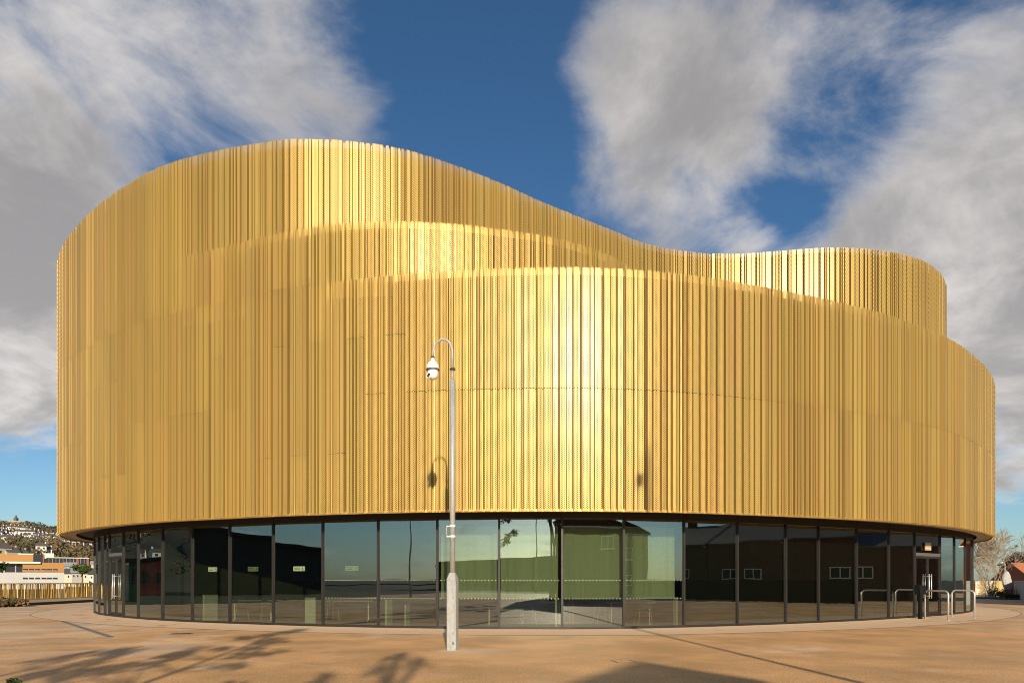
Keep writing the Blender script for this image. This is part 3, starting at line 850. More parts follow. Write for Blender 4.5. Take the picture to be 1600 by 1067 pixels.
mb = MB(); mb.hexa([(-0.16, -0.13, 0.95), (0.16, -0.13, 0.95), (0.16, 0.12, 0.95), (-0.16, 0.12, 0.95), (-0.16, -0.10, 1.28), (0.16, -0.10, 1.28), (0.16, 0.12, 1.32), (-0.16, 0.12, 1.32)]); mb.build('reader_box', 'black_plastic', e)
mb = MB(); mb.box(-0.09, 0.09, -0.09, 0.09, 0.0, 0.015); mb.build('base_plate', 'black_plastic', e)

# slot drain and covers in the paving
a = gp(95, 970); b = gp(176, 996); d = (b - a); e = empty('slot_drain', (a.x, a.y, 0), math.atan2(d.y, d.x)); tag(e, 'grey drain channel running diagonally across the paving at left', 'drain')
n = 12; sl = d.length / n
for k in range(n):
    mb = MB(); mb.box(k * sl + 0.008, (k + 1) * sl - 0.008, -0.10, 0.10, -0.02, 0.012); pc = mb.build('channel_block', 'drain_grey', e)
    mb = MB(); mb.box(k * sl + 0.03, (k + 1) * sl - 0.03, -0.014, 0.014, 0.0122, 0.0145); mb.build('slot', 'iron', pc)
p = gp(283, 990); e = empty('inspection_cover', (p.x, p.y, 0.0), 0.3); tag(e, 'dark iron inspection cover in the pale paving at left', 'cover')
local_box('lid', e, [(-0.24, 0.24, -0.20, 0.20, 0.005, 0.011)], 'iron'); local_box('frame', e, [(-0.28, 0.28, -0.24, -0.205, 0.005, 0.010), (-0.28, 0.28, 0.205, 0.24, 0.005, 0.010), (-0.28, -0.245, -0.204, 0.204, 0.005, 0.010), (0.245, 0.28, -0.204, 0.204, 0.005, 0.010)], 'drain_grey')
p = gp(975, 1033)
e = empty('hydrant_cover', (p.x, p.y, 0), 0.2); tag(e, 'small cover with worn metal rim set in the paving right of the pole', 'cover')
local_box('lid', e, [(-0.16, 0.16, -0.16, 0.16, 0.0042, 0.007)], 'resin_paving')
local_box('rim', e, [(-0.185, 0.185, -0.185, -0.165, 0.0042, 0.009), (-0.185, 0.185, 0.165, 0.185, 0.0042, 0.009), (-0.185, -0.165, -0.164, 0.164, 0.0042, 0.009), (0.165, 0.185, -0.164, 0.164, 0.0042, 0.009)], 'drain_grey')

# ================================================================== left: gold railing, kerb, planting
FX = -30.9
rail = empty('gold_railing', (FX, 48, 0)); tag(rail, 'gold slatted railing along the left edge of the terrace', 'railing')
mb = MB(); mb.box(-0.16, 0.10, -14.0, 16.0, 0.004, 0.24); mb.build('kerb', 'pale_stone', rail)
mb = MB(); mb.box(-0.045, 0.045, -14.0, 16.0, 1.26, 1.31); mb.build('top_rail', 'gold_bar', rail)
mb = MB(); mb.box(-0.03, 0.03, -14.0, 16.0, 0.27, 0.31); mb.build('bottom_rail', 'gold_bar', rail)
mb = MB(); mb.box(-0.008, 0.008, -0.03, 0.03, 0.0, 0.949); slat_me = mb.mesh('slat', 'gold_bar')
y = -13.9; r = random.Random(9)
while y < 15.9:
    o = link('slat', slat_me, rail); o.location = (r.uniform(-0.012, 0.012), y, 0.31)
    o.rotation_euler = (0, R(r.uniform(-2, 2)), R(r.uniform(-65, 35))); y += r.choice([0.09, 0.115, 0.14])
k = 0
for y in range(-14, 17, 3):
    mb = MB(); mb.box(-0.03, 0.03, y - 0.03, y + 0.03, 0.24, 1.259); mb.build('post', 'gold_bar', rail)
# dark planting edge and shrubs
mb = MB(); mb.box(-0.20, 0.20, -9, 14, 0.004, 0.16)
e = mb.build('kerb_edge', 'dark_boards'); e.location = (-28.9, 45.5, 0); e.rotation_euler = (0, 0, R(3.5)); tag(e, 'low dark edging kerb in front of the gold railing', 'kerb')
def shrub(name, loc, rad, n, size, mat, lab, group, seed, stems=5):
    e = empty(name, loc); tag(e, lab, 'shrub', group); r = random.Random(seed)
    mb = MB()
    for k in range(6):
        c = (r.uniform(-.6, .6) * rad[0], r.uniform(-.6, .6) * rad[1], rad[2] * r.uniform(0.7, 1.15))
        mb.leaves(c, (rad[0] * .55, rad[1] * .55, rad[2] * .7), n // 6, size, r, 0.1)
    mb.build('foliage', mat, e)
    mb = MB()
    for k in range(stems):
        q = Vector((r.uniform(-.7, .7) * rad[0], r.uniform(-.7, .7) * rad[1], rad[2] * r.uniform(0.8, 1.5)))
        mb.tube([q * 0.05, q * 0.5 + Vector((0, 0, .05)), q], [0.02, 0.014, 0.006], 5)
    mb.build('stem', 'bark', e)
    return e
for k, (px, py, sc, lab) in enumerate([(4, 948.5, 1.0, 'brown leafed low shrub cut by the left edge, before the gold railing'), (14, 948, .9, 'olive brown low shrub second from the left edge, before the gold railing'),
                                   (26, 947.5, .8, 'low brown shrub third from the left edge, at the end of the bed')]):
    shrub('low_shrub', gp(px, py), (0.75 * sc, 0.6 * sc, 0.36 * sc), 520, 0.07, 'leaf_brown' if k != 1 else 'leaf_olive', lab, 'shrubs before the gold railing', 60 + k)
shrub('low_shrub', gp(21, 1075), (0.10, 0.10, 0.09), 120, 0.03, 'leaf_green', 'small dark green tuft at the bottom left corner', 'shrubs before the gold railing', 66)

# ================================================================== far left: town and hillside
def ease(x, a, b):
    t = max(0.0, min(1.0, (x - a) / (b - a))); return t * t * (3 - 2 * t)
PR = [(200, -1), (330, -0.5), (450, 6), (600, 19), (760, 33), (900, 46), (1050, 63), (1200, 76), (1330, 90), (1450, 99), (1560, 101), (1700, 92), (2000, 70)]
def prof(r_):
    for (a, za), (b, zb) in zip(PR, PR[1:]):
        if r_ <= b: return za + (zb - za) * max(0, (r_ - a) / (b - a))
    return PR[-1][1]
def amp(az):
    return (0.30 + 0.70 * ease(az, 22, 37.5)) * ease(az, 10, 26) * (1 - ease(az, 98, 124)) * (1.0 + 0.22 * ease(az, 45, 80))
def hz(az, r_):
    n_ = 3.0 * math.sin(az * 0.9 + r_ * 0.011) + 2.2 * math.sin(az * 2.3 - r_ * 0.017)
    return prof(r_) * amp(az) + n_ * ease(r_, 350, 700) * amp(az)
def pol(az, r_, dz_=0.0):
    a = R(az); return Vector((-math.sin(a) * r_, math.cos(a) * r_, hz(az, r_) + dz_))
mb = MB(); AZ = [8 + k * 1.25 for k in range(143)]; RR = [200 + 45 * k for k in range(41)]
for az in AZ:
    for r_ in RR: mb.v.append(tuple(pol(az, r_)))
nr = len(RR)
for i in range(len(AZ) - 1):
    for j in range(nr - 1):
        a = i * nr + j; mb.f.append((a, a + nr, a + nr + 1, a + 1)); mb.m.append(0)
struct('hillside', mb, 'earth', True)

# woodland on the slope: many small crowns that read as one mass
def wood(name, mat, n, seed, lab, rngs):
    r = random.Random(seed); mb = MB()
    for _ in range(n):
        a0, a1, r0, r1 = r.choice(rngs)
        az, rr = r.uniform(a0, a1), r.uniform(r0, r1)
        p = pol(az, rr); s = r.uniform(2.0, 4.2)
        mb.leaves((p.x, p.y, p.z + s * 0.8), (s, s, s * 0.95), 15, s * 0.42, r, 0.3)
    o = mb.build(name, mat); tag(o, lab, 'woodland', kind='stuff')
wood('woodland', 'wood_mix', 1350, 11, 'brown leafless winter woodland covering the hillside below the white terraces', [(30, 39, 520, 860), (30, 39, 660, 880), (30, 39, 1010, 1200), (55, 118, 400, 1350)])
wood('woodland', 'wood_green', 900, 12, 'dark evergreen patches among the brown hillside woodland', [(30, 38, 560, 800), (31, 35.5, 1380, 1480), (30, 39, 1180, 1420), (55, 118, 380, 1350), (55, 118, 380, 1350)])

def hill_house_mesh(name, wd, dp, h, rh, wallm, roofm):
    mb = MB()
    mb.box(-wd / 2, wd / 2, -dp / 2, dp / 2, -3.0, h)
    mb.cur = 1; o = 0.35
    A = [(-wd / 2 - 0.05, -dp / 2 - o, h - 0.1), (wd / 2 + 0.05, -dp / 2 - o, h - 0.1), (wd / 2 + 0.05, 0, h + rh), (-wd / 2 - 0.05, 0, h + rh), (wd / 2 + 0.05, dp / 2 + o, h - 0.1), (-wd / 2 - 0.05, dp / 2 + o, h - 0.1)]
    mb.quad(A[0], A[1], A[2], A[3]); mb.quad(A[3], A[2], A[4], A[5])
    mb.cur = 0; mb.tri((wd / 2, -dp / 2, h), (wd / 2, dp / 2, h), (wd / 2, 0, h + rh - 0.1)); mb.tri((-wd / 2, dp / 2, h), (-wd / 2, -dp / 2, h), (-wd / 2, 0, h + rh - 0.1))
    mb.box(wd / 2 - 0.9, wd / 2 - 0.2, -0.4, 0.4, h + rh * 0.6, h + rh + 1.0)
    mb.cur = 2
    for xx in (-wd * 0.25, wd * 0.25):
        for zz in (0.8, 3.4):
            if zz + 1.4 < h: mb.box(xx - 0.6, xx + 0.6, -dp / 2 - 0.04, -dp / 2 + 0.1, zz, zz + 1.4)
    return mb.mesh(name, [wallm, roofm, 'dark_glazing'])
HM = [hill_house_mesh('hillside_house', 6.2, 8, 5.6, 2.2, wm, 'slate') for wm in ('render_white', 'render_cream', 'render_white')]
HM.append(hill_house_mesh('hillside_house', 8.0, 9, 6.4, 3.2, 'render_stone', 'slate'))
hr = random.Random(15)
def hhouse(az, rr, k, face=0.0, sc=1.0):
    o = link('hillside_house', HM[k]); p = pol(az, rr)
    o.location = p; o.scale = (sc, sc, sc)
    o.rotation_euler = (0, 0, R(az) + face)
    return o
cnt = 0
for az0, az1, r0, r1, n, lab in ((37.2, 31.6, 905, 950, 24, 'small pale house in the upper terrace row on the far hillside'), (37.3, 33.6, 1015, 1050, 17, 'small pale house in the highest row just below the hill crest'), (37.2, 34.0, 960, 1000, 14, 'small pale house in the back row above the hillside terrace'),
                               (37.3, 35.6, 760, 790, 8, 'white house in the lower left terrace on the far hillside'), (35.2, 31.8, 840, 870, 13, 'small pale house in the front row below the hillside terrace')):
    for k in range(n):
        t = (k + hr.uniform(-.15, .15)) / n
        if hr.random() < 0.08: continue
        o = hhouse(az0 + (az1 - az0) * t, r0 + (r1 - r0) * t + 8 * math.sin(t * 7), hr.choice([0, 0, 1, 2]), hr.uniform(-.06, .06), hr.uniform(.95, 1.15))
        tag(o, lab, 'house', lab.replace('small pale house', 'houses').replace('white house', 'houses')); cnt += 1
for az, rr, k, sc, lab in ((34.6, 640, 0, 1.1, 'white gabled house standing alone among trees below the terraces'), (34.25, 645, 2, 1.0, 'cream white house right of the lone gabled house among trees'),
                           (36.9, 520, 3, 1.1, 'stone gabled house at the left edge above the orange building'), (36.35, 520, 3, 1.0, 'second stone gabled house from the left edge above the orange building'), (35.8, 525, 3, .95, 'third stone gabled house, rightmost, above the orange building'),
                           (35.8, 840, 1, 1.1, 'cream house with brown roof between the lower terrace and the trees'), (35.45, 830, 2, 1.1, 'brownish white house at the right end below the terraces')):
    o = hhouse(az, rr, k, 0.0 if k != 3 else 0.5, sc); tag(o, lab, 'house')
# houses on the slope to the west that only the glass mirrors
for k in range(46):
    az = hr.uniform(58, 104); row = hr.choice([520, 700, 880, 960]); o = hhouse(az, row + hr.uniform(-12, 12), hr.choice([0, 0, 1, 2]), hr.uniform(-.2, .2), 1.25)
    tag(o, 'pale house on the western hillside mirrored in the left panes', 'house', 'houses mirrored in the left panes')
# wall and monument on the crest
p = pol(36.4, 1440); mb = MB()
for k in range(16):
    q0 = pol(38.5 - k * 0.22, 1440); q1 = pol(38.5 - (k + 1) * 0.22, 1440)
    mb.hexa([(q0.x, q0.y, q0.z - 3), (q1.x, q1.y, q1.z - 3), (q1.x - 2, q1.y + 3, q1.z - 3), (q0.x - 2, q0.y + 3, q0.z - 3), (q0.x, q0.y, q0.z + 7), (q1.x, q1.y, q1.z + 7), (q1.x - 2, q1.y + 3, q1.z + 7), (q0.x - 2, q0.y + 3, q0.z + 7)])
tag(mb.build('estate_block', 'render_stone'), 'long pale grey block running along the hill crest', 'building')
p = pol(36.0, 1500); e = empty('monument', p); tag(e, 'tiny dark tower on the skyline of the hill', 'tower')
mb = MB(); mb.box(-5, 5, -5, 5, -4, 9); mb.build('tower_base', 'slate', e)
mb = MB(); mb.box(-2.6, 2.6, -2.6, 2.6, 9, 15); mb.build('shaft', 'slate', e); mb = MB(); mb.lathe([(2.6, 0), (0.3, 6)], (0, 0, 15), 8); mb.build('spire', 'slate', e)

# near town buildings, square to the line of sight
class Facing:
    def __init__(s, xc, d):
        s.d = d; s.k = (xc - 800) / F; s.xc = xc; s.th = math.atan(s.k); s.c = math.cos(s.th)
        s.org = Vector((s.k * d, d, 0)); s.rz = -s.th
        s.M = Matrix.Translation(s.org) @ Matrix.Rotation(s.rz, 4, 'Z')
    def X(s, x):        # local x of photo column x on the facade plane
        kx = (x - 800) / F; dth = math.atan(kx) - s.th; return (s.d / s.c) * math.tan(dth)
    def Z(s, y): return EYE + (906 - y) / F * s.d
def facade_building(name, xc, d, label, cat='building'):
    f = Facing(xc, d); e = empty(name, f.org, f.rz); tag(e, label, cat); return f, e
def blk(f, e, name, x0, x1, y0, y1, mat, fr=0.0, dp=12.0, zbase=None):
    mb = MB(); z0 = f.Z(y1) if zbase is None else zbase
    mb.box(f.X(x0), f.X(x1), fr, fr + dp, z0, f.Z(y0)); return mb.build(name, mat, e)
f, e = facade_building('depot_building', 60, 130, 'orange and white depot with strip windows behind the gold railing')
blk(f, e, 'lower_wall', -60, 100, 894, 0, 'depot_white', 0, 20, -0.2); blk(f, e, 'upper_wall', 35, 100, 878.5, 893.7, 'orange_panel', 0.05, 18)
blk(f, e, 'upper_block', -60, 51.5, 865.5, 878.0, 'orange_panel', 4.0, 18); blk(f, e, 'recess_wall', -60, 35, 878.2, 893.7, 'render_cream', 1.4, 16)
blk(f, e, 'roller_bay', -60, 33.5, 882, 894, 'dark_glazing', 1.1, 0.25); blk(f, e, 'canopy', -60, 63, 877.5, 880.3, 'render_white', -0.4, 4)
for x in (6, 24): blk(f, e, 'bay_pier', x - 0.9, x + 0.9, 881, 893.8, 'concrete', 0.85, 0.2)
for yy0, yy1 in ((888.3, 890.6), (901.8, 904.2)):
    for x in (35.5, 45, 54.7, 64.5, 73, 82):
        w_ = blk(f, e, 'window', x, x + 7.2, yy0, yy1, 'dark_glazing', -0.12, 0.2)
        blk(f, w_, 'sill', x - .2, x + 7.4, yy1, yy1 + 0.35, 'render_white', -0.2, 0.2)
f, e = facade_building('office_block', 80, 270, 'long low dark glazed office block with red brick ends below the woodland')
blk(f, e, 'glazed_wall', 73, 136, 871.5, 882, 'dark_glazing', 0, 14); blk(f, e, 'roof_slab', 72, 139, 870.2, 871.4, 'render_white', -0.6, 15)
for x in (119, 135): blk(f, e, 'brick_pier', x, x + 3.6, 871.6, 883, 'red_brick', -0.4, 14)
for k in range(11): blk(f, e, 'window_bar', 76 + k * 5.5, 76.5 + k * 5.5, 872, 880, 'concrete', -0.15, 0.14)
blk(f, e, 'lower_wall', 73, 136, 882.1, 890, 'concrete', 0.1, 14, -0.2)
f, e = facade_building('office_annex', 50, 330, 'dark annex with a pale parapet behind the orange upper block')
blk(f, e, 'wall', 28, 80, 866.5, 880, 'dark_glazing', 0, 12, -0.2); blk(f, e, 'parapet', 28, 52, 864.5, 866.4, 'render_white', -0.3, 12); blk(f, e, 'stair_tower', 68, 84, 863.5, 872, 'render_white', -0.4, 8); blk(f, e, 'brick_pier', 66.5, 69, 866, 878, 'red_brick', -0.6, 6)
for k, (x0, x1, y0, d, mt, lab) in enumerate([(100, 118, 884.5, 220, 'green_metal', 'grey green metal shed beside the orange depot'), (84, 112, 873, 400, 'render_white', 'pale low building behind the glazed office block'),
        (112, 130, 895, 170, 'concrete', 'low grey building behind the round tree'), (139, 160, 897, 150, 'render_white', 'white low shed just left of the arena glass'), (142, 175, 882, 240, 'render_cream', 'cream low building by the arena glass'),
        (100, 140, 896, 190, 'pale_stone', 'long sandy wall right of the depot')]):
    f, e = facade_building('low_building', (x0 + x1) / 2, d, lab)
    blk(f, e, 'wall', x0, x1, y0, 0, mt, 0, 10, -0.2)
    mb = MB(); mb.hexa([(f.X(x0) - .3, -.4, f.Z(y0)), (f.X(x1) + .3, -.4, f.Z(y0)), (f.X(x1) + .3, 10.4, f.Z(y0)), (f.X(x0) - .3, 10.4, f.Z(y0)), (f.X(x0) - .3, 4, f.Z(y0) + 1.4), (f.X(x1) + .3, 4, f.Z(y0) + 1.4), (f.X(x1) + .3, 6, f.Z(y0) + 1.4), (f.X(x0) - .3, 6, f.Z(y0) + 1.4)])
    mb.build('roof', 'slate' if k % 2 else 'concrete', e)
    for q in range(3):
        xx = x0 + (x1 - x0) * (q + .5) / 3; blk(f, e, 'window', xx - 1, xx + 1, y0 + 3, y0 + 6, 'dark_glazing', -0.1, 0.15)

def crown_tree(name, loc, h, rad, label, leafm, seed, n=1800, size=0.16, group=None, trunk_r=0.13, flat=0.55, barkm='bark'):
    e = empty(name, loc); tag(e, label, 'tree', group); r = random.Random(seed)
    mb = MB(); top = h - rad * flat
    mb.tube([(0, 0, 0), (0.06, 0.02, top * 0.5), (0, 0.05, top)], [trunk_r, trunk_r * 0.75, trunk_r * 0.5], 9)
    cl = []
    for k in range(13):
        a = r.uniform(0, 6.28); q = r.uniform(0.15, 0.75) * rad
        c = Vector((q * math.cos(a), q * math.sin(a), top + r.uniform(-0.35, 0.6) * rad * flat)); cl.append(c)
        mb.tube([(0, 0.04, top * r.uniform(0.7, 1.0)), c * 0.55 + Vector((0, 0, top * 0.45)), tuple(c)], [trunk_r * .4, trunk_r * .25, trunk_r * .1], 6)
    mb.build('trunk', barkm, e)
    mb = MB()
    for c in cl: mb.leaves(c, (rad * .42, rad * .42, rad * .30), n // 13, size, r, 0.1)
    mb.build('crown', leafm, e); return e
p = at(128, 906, 95); crown_tree('round_tree', (p.x, p.y, -0.2), EYE + 24.5 / F * 95 * 1.0 + .2, 1.35, 'round headed green tree standing behind the gold railing by the arena', 'leaf_green', 31, 2000, 0.13)
p = at(-6, 906, 70); crown_tree('edge_tree', (p.x, p.y, -0.2), 3.6, 1.2, 'dark evergreen tree cut by the left edge of the picture', 'leaf_dark', 32, 1300, 0.13)

# ================================================================== far right
p = at(1549, 906, 62)
e = empty('bare_tree', (p.x, p.y, 0)); e.scale = (0.98, 0.98, 1.22); tag(e, 'large leafless tree with pale branches beyond the right end of the arena', 'tree')
r = random.Random(77); tr = MB(); tw = MB()
def branch(p0, d, L, rad, depth):
    pts = [p0]; q = p0.copy(); dd = d.copy()
    for k in range(4):
        dd = (dd + Vector((r.gauss(0, .10), r.gauss(0, .10), r.gauss(0.02, .08)))).normalized(); q = q + dd * L / 4; pts.append(q.copy())
    radii = [max(rad * (1 - 0.15 * k), 0.011) for k in range(5)]
    (tr if depth < 3 else tw).tube(pts, radii, 6 if depth < 3 else 3, False)
    if depth >= 6: return
    nb = 3 if depth < 5 else 2
    for k in range(nb):
        a = r.uniform(0, 6.28); ax = dd.cross(Vector((math.cos(a), math.sin(a), 0.3))).normalized()
        nd = (dd + ax * r.uniform(0.45, 0.85)).normalized()
        i_ = r.choice([2, 3, 4, 4]); branch(pts[i_], nd, L * r.uniform(0.62, 0.86), radii[i_] * 0.66, depth + 1)
for k in range(5):
    a = k * 1.257 + 0.3; branch(Vector((0.12 * math.cos(a), 0.12 * math.sin(a), 0)), Vector((0.36 * math.cos(a) + 0.05, 0.36 * math.sin(a), 1)).normalized(), 1.75, 0.062, 0)
tr.build('trunk', 'pale_bark', e); o = tw.build('twigs', 'pale_bark', e); o['kind'] = 'stuff'

def gp2(x, d): q = at(x, 906, d); q.z = 0; return q
# boundary panels beyond
bf = empty('boundary_fence', gp2(1552, 66)); tag(bf, 'buff panel and timber fence closing the path at the far right', 'fence')
x0, x1 = at(1524, 906, 66).x - bf.location.x, at(1575, 906, 66).x - bf.location.x
n = 7; st = (x1 - x0) / n
for k in range(n):
    mb = MB(); mb.box(x0 + k * st + .03, x0 + (k + 1) * st - .03, 0, 0.06, 0.08, 1.42)
    mb.build('panel', 'timber' if k in (1, 4, 5, 6) else 'pale_stone', bf)
    mb = MB(); mb.box(x0 + k * st - .03, x0 + k * st + .03, -0.03, 0.09, 0.0, 1.5); mb.build('post', 'timber', bf)
wp0, wp1 = gp2(1588, 60), gp2(1622, 40)
d = wp1 - wp0; e = empty('concrete_wall', wp0, math.atan2(d.y, d.x)); tag(e, 'grey concrete retaining wall at the right edge', 'wall')
n = 9; L = d.length / n
for k in range(n):
    mb = MB(); mb.box(k * L + .006, (k + 1) * L - .006, -0.15, 0.15, 0.0, 1.38); mb.build('wall_panel', 'concrete', e)
mb = MB(); mb.box(0, d.length, -0.19, 0.19, 1.381, 1.45); mb.build('coping', 'concrete', e)
# planting bed
b0 = gp2(1578, 55)
mb = MB(); nn = 20; i0 = 0
for k in range(nn):
    th = 2 * math.pi * k / nn; mb.v.append((b0.x + 2.1 * math.cos(th), b0.y + 4.0 * math.sin(th), 0.06))
mb.f.append(tuple(range(nn))); mb.m.append(0)
for k in range(nn):
    th = 2 * math.pi * k / nn; mb.v.append((b0.x + 2.2 * math.cos(th), b0.y + 4.1 * math.sin(th), 0.004))
for k in range(nn): mb.f.append((k, nn + k, nn + (k + 1) % nn, (k + 1) % nn)); mb.m.append(0)
struct('planting_bed', mb, 'earth')
for k, (px, d_, rad, mt, lab) in enumerate([(1556, 55, (.55, .5, .55), 'leaf_olive', 'rounded olive shrub at the left end of the planting bed'), (1563, 53, (.6, .5, .35), 'leaf_green', 'low green shrub second from left in the planting bed'),
        (1571, 56, (.5, .5, .5), 'leaf_olive', 'yellow green shrub just left of the red stems'), (1580, 53, (.8, .5, .26), 'leaf_dark', 'dark low ground cover shrub before the red stems'), (1590, 53, (.7, .5, .22), 'leaf_green', 'rightmost low green shrub in the bed')]):
    shrub('bed_shrub', gp2(px, d_) + Vector((0, 0, .05)), rad, 420, 0.06, mt, lab, 'shrubs in the planting bed', 80 + k)
e = empty('red_dogwood', gp2(1583, 54.5) + Vector((0, 0, 0.05))); tag(e, 'red stemmed dogwood in the planting bed below the boulder', 'shrub')
r = random.Random(90)
for k in range(26):
    q = Vector((r.uniform(-.55, .55), r.uniform(-.3, .3), 0)); tp = q * 1.3 + Vector((r.uniform(-.1, .1), 0, r.uniform(.6, 1.0)))
    mb = MB(); mb.tube([q, (q + tp) / 2 + Vector((.02, 0, 0)), tp], [.022, .016, .007], 5); mb.build('stem', 'red_stem', e)
# boulder sculpture
p = gp2(1577.5, 58); e = empty('standing_stone', p); tag(e, 'tall leaning grey standing stone behind the red stems', 'sculpture')
mb = MB(); r = random.Random(4); n = 14
prof_ = [(0.22, 0), (0.30, .35), (0.36, .8), (0.37, 1.2), (0.32, 1.6), (0.24, 1.95), (0.13, 2.2), (0.0, 2.28)]
for rr, z in prof_:
    for j in range(n):
        th = 2 * math.pi * j / n; q = rr * (1 + 0.16 * math.sin(th * 2 + z) + r.uniform(-.05, .05))
        mb.v.append((q * math.cos(th) * 1.05 - 0.12 * z + .08 * math.sin(z * 3), q * math.sin(th) * .8, z))
for k in range(len(prof_) - 1):
    for j in range(n):
        a = k * n + j; b = k * n + (j + 1) % n; mb.f.append((a, b, b + n, a + n)); mb.m.append(0)
mb.build('stone', 'rock', e)
mb = MB(); mb.lathe([(0.0, .1), (.42, .1), (.45, 0.0)], (0, 0, 0), 14); mb.build('footing', 'concrete', e)

def house(name, loc, rz, wd, dp, h, rh, wallm, roofm, label, group=None, wins=(), cat='house', asym=0.5, chim=True, overhang=0.3, h2=None, side=()):
    """gable faces local -Y; ridge runs along Y; asym = ridge position across the width; h2 = eave height on the -X side"""
    e = empty(name, loc, rz); tag(e, label, cat, group); xr = -wd / 2 + wd * asym; h2 = h if h2 is None else h2
    mb = MB(); a, b = -wd / 2, wd / 2; zr = h + rh
    F_ = [(a, 0, -.2), (b, 0, -.2), (b, 0, h), (xr, 0, zr), (a, 0, h2)]; B_ = [(q[0], dp, q[2]) for q in F_]
    mb.v = F_ + B_; mb.f = [(0, 1, 2, 3, 4), (9, 8, 7, 6, 5)] + [(k, 5 + k, 5 + (k + 1) % 5, (k + 1) % 5) for k in range(5)]; mb.m = [0] * 7
    mb.build('wall', wallm, e)
    mb = MB(); o = overhang; t = 0.14
    for s, xe in ((-1, a - o * 0.7), (1, b + o * 0.7)):
        he = h2 if s < 0 else h
        sl = (zr - he) / abs((a if s < 0 else b) - xr); ze = he - o * 0.7 * sl
        p_ = [(xe, -o, ze + .02), (xr, -o, zr + .02), (xr, dp + o, zr + .02), (xe, dp + o, ze + .02)]
        if s > 0: p_ = [p_[1], p_[0], p_[3], p_[2]]
        mb.hexa(p_ + [(q[0], q[1], q[2] + t) for q in p_])
    rf = mb.build('roof', roofm, e)
    for (yw, zw, ww, hw) in side:
        mb = MB()
        mb.box(a - .06, a + .02, yw - ww / 2, yw + ww / 2, zw, zw + .08); mb.box(a - .06, a + .02, yw - ww / 2, yw + ww / 2, zw + hw - .08, zw + hw)
        for yy in (yw - ww / 2, yw - .04, yw + ww / 2 - .08): mb.box(a - .06, a + .02, yy, yy + .08, zw + .081, zw + hw - .081)
        w_ = mb.build('window', 'white_paint', e)
        mb = MB(); mb.box(a - .03, a - .01, yw - ww / 2 + .081, yw + ww / 2 - .081, zw + .081, zw + hw - .081); mb.build('pane', 'dark_glazing', w_)
    if chim:
        mb = MB(); mb.box(xr - .35, xr + .35, dp * .6, dp * .6 + .6, h + rh * .7, h + rh + .9); mb.build('chimney', wallm, rf)
    mb = MB(); mb.box(a - o * .7, b + o * .7, -o - .03, -o + .001, h - o * .6, h - o * .6 + .12); mb.build('fascia', 'white_paint', rf)
    for (xw, zw, ww, hw) in wins:
        mb = MB()
        mb.box(xw - ww / 2, xw + ww / 2, -.06, .02, zw, zw + .07); mb.box(xw - ww / 2, xw + ww / 2, -.06, .02, zw + hw - .07, zw + hw)
        mb.box(xw - ww / 2, xw - ww / 2 + .07, -.06, .02, zw + .071, zw + hw - .071); mb.box(xw + ww / 2 - .07, xw + ww / 2, -.06, .02, zw + .071, zw + hw - .071)
        mb.box(xw - .03, xw + .03, -.06, .02, zw + .071, zw + hw - .071)
        w_ = mb.build('window', 'white_paint', e)
        mb = MB(); mb.box(xw - ww / 2 + .071, xw + ww / 2 - .071, -.03, -.01, zw + .071, zw + hw - .071); mb.build('pane', 'dark_glazing', w_)
        mb = MB(); mb.box(xw - ww / 2 - .08, xw + ww / 2 + .08, -.12, .0, zw - .08, zw - .005); mb.build('sill', 'white_paint', w_)
    return e
for px, d_, wd, dp, hh, rh, wm, rm, lab in ((1583, 85, 6.5, 12, 1.6, 1.9, 'red_brick', 'clay_tile', 'low house with an orange tiled roof at the right edge'), (1589, 125, 9, 14, 4.3, 2.2, 'brown_brick', 'slate', 'taller dark roofed house behind the orange roof at the right edge'),
                              (1574, 150, 6, 7, 1.9, 1.0, 'render_cream', 'clay_tile', 'small distant house with a brown roof right of the bare tree')):
    q = gp2(px, d_); house('edge_house', (q.x + dp, q.y, 0), R(90), wd, dp, hh, rh, wm, rm, lab, None, [(0, .6, 1.2, .8)])
p = gp2(1570.5, 72); e = empty('thin_lamp_post', p); tag(e, 'thin white lamp post beside the standing stone', 'lamp post')
mb = MB(); mb.tube([(0, 0, 0), (0, 0, 3.2)], [.05, .035], 8); mb.build('shaft', 'white_paint', e)
mb = MB(); mb.tube([(0, 0, 3.2), (-.1, 0, 3.35), (-.35, 0, 3.38)], .03, 8); mb.build('arm', 'white_paint', e)
mb = MB(); mb.lathe([(0, .1), (.12, .06), (.15, -.03), (0, -.09)], (-.38, 0, 3.33), 10); mb.build('lantern', 'white_plastic', e, True)

# ================================================================== behind the camera: what throws the shadows and shows in the glass
house('brick_house', (5.56 - 2.15, -14.6, 0), R(180), 6.1, 9, 6.2, 2.4, 'brown_brick', 'slate', 'dark brick gabled house mirrored in the panes with the right hand curtains', None,
      [(-1.8, 1.0, 1.3, 1.2), (1.4, 1.0, 1.3, 1.2), (-1.8, 3.8, 1.3, 1.35), (1.4, 3.8, 1.3, 1.35)], asym=0.9 / 6.1, chim=False, h2=7.98)
house('brick_house', (34, -18, 0), R(205), 12, 9, 6.4, 2.8, 'brown_brick', 'slate', 'wide dark brick house mirrored in the first blacked out panes', None,
      [(-3.6, .9, 1.5, 1.2), (0, .9, 1.5, 1.2), (3.4, .9, 1.5, 1.2), (-3.6, 3.6, 1.5, 1.3), (0, 3.6, 1.5, 1.3), (3.4, 3.6, 1.5, 1.3)])
house('brick_house', (14, -16.5, 0), R(183), 9, 8, 6.3, 1.5, 'brown_brick', 'slate', 'dark brick house mirrored above the broad centre curtain', None, [(-2.6, 4.2, 1.2, 1.2), (2.4, 4.2, 1.2, 1.2)], chim=False)
SIDE = [(2.2, 1.6, 1.5, 0.9), (9.0, 1.6, 1.5, 0.9)]
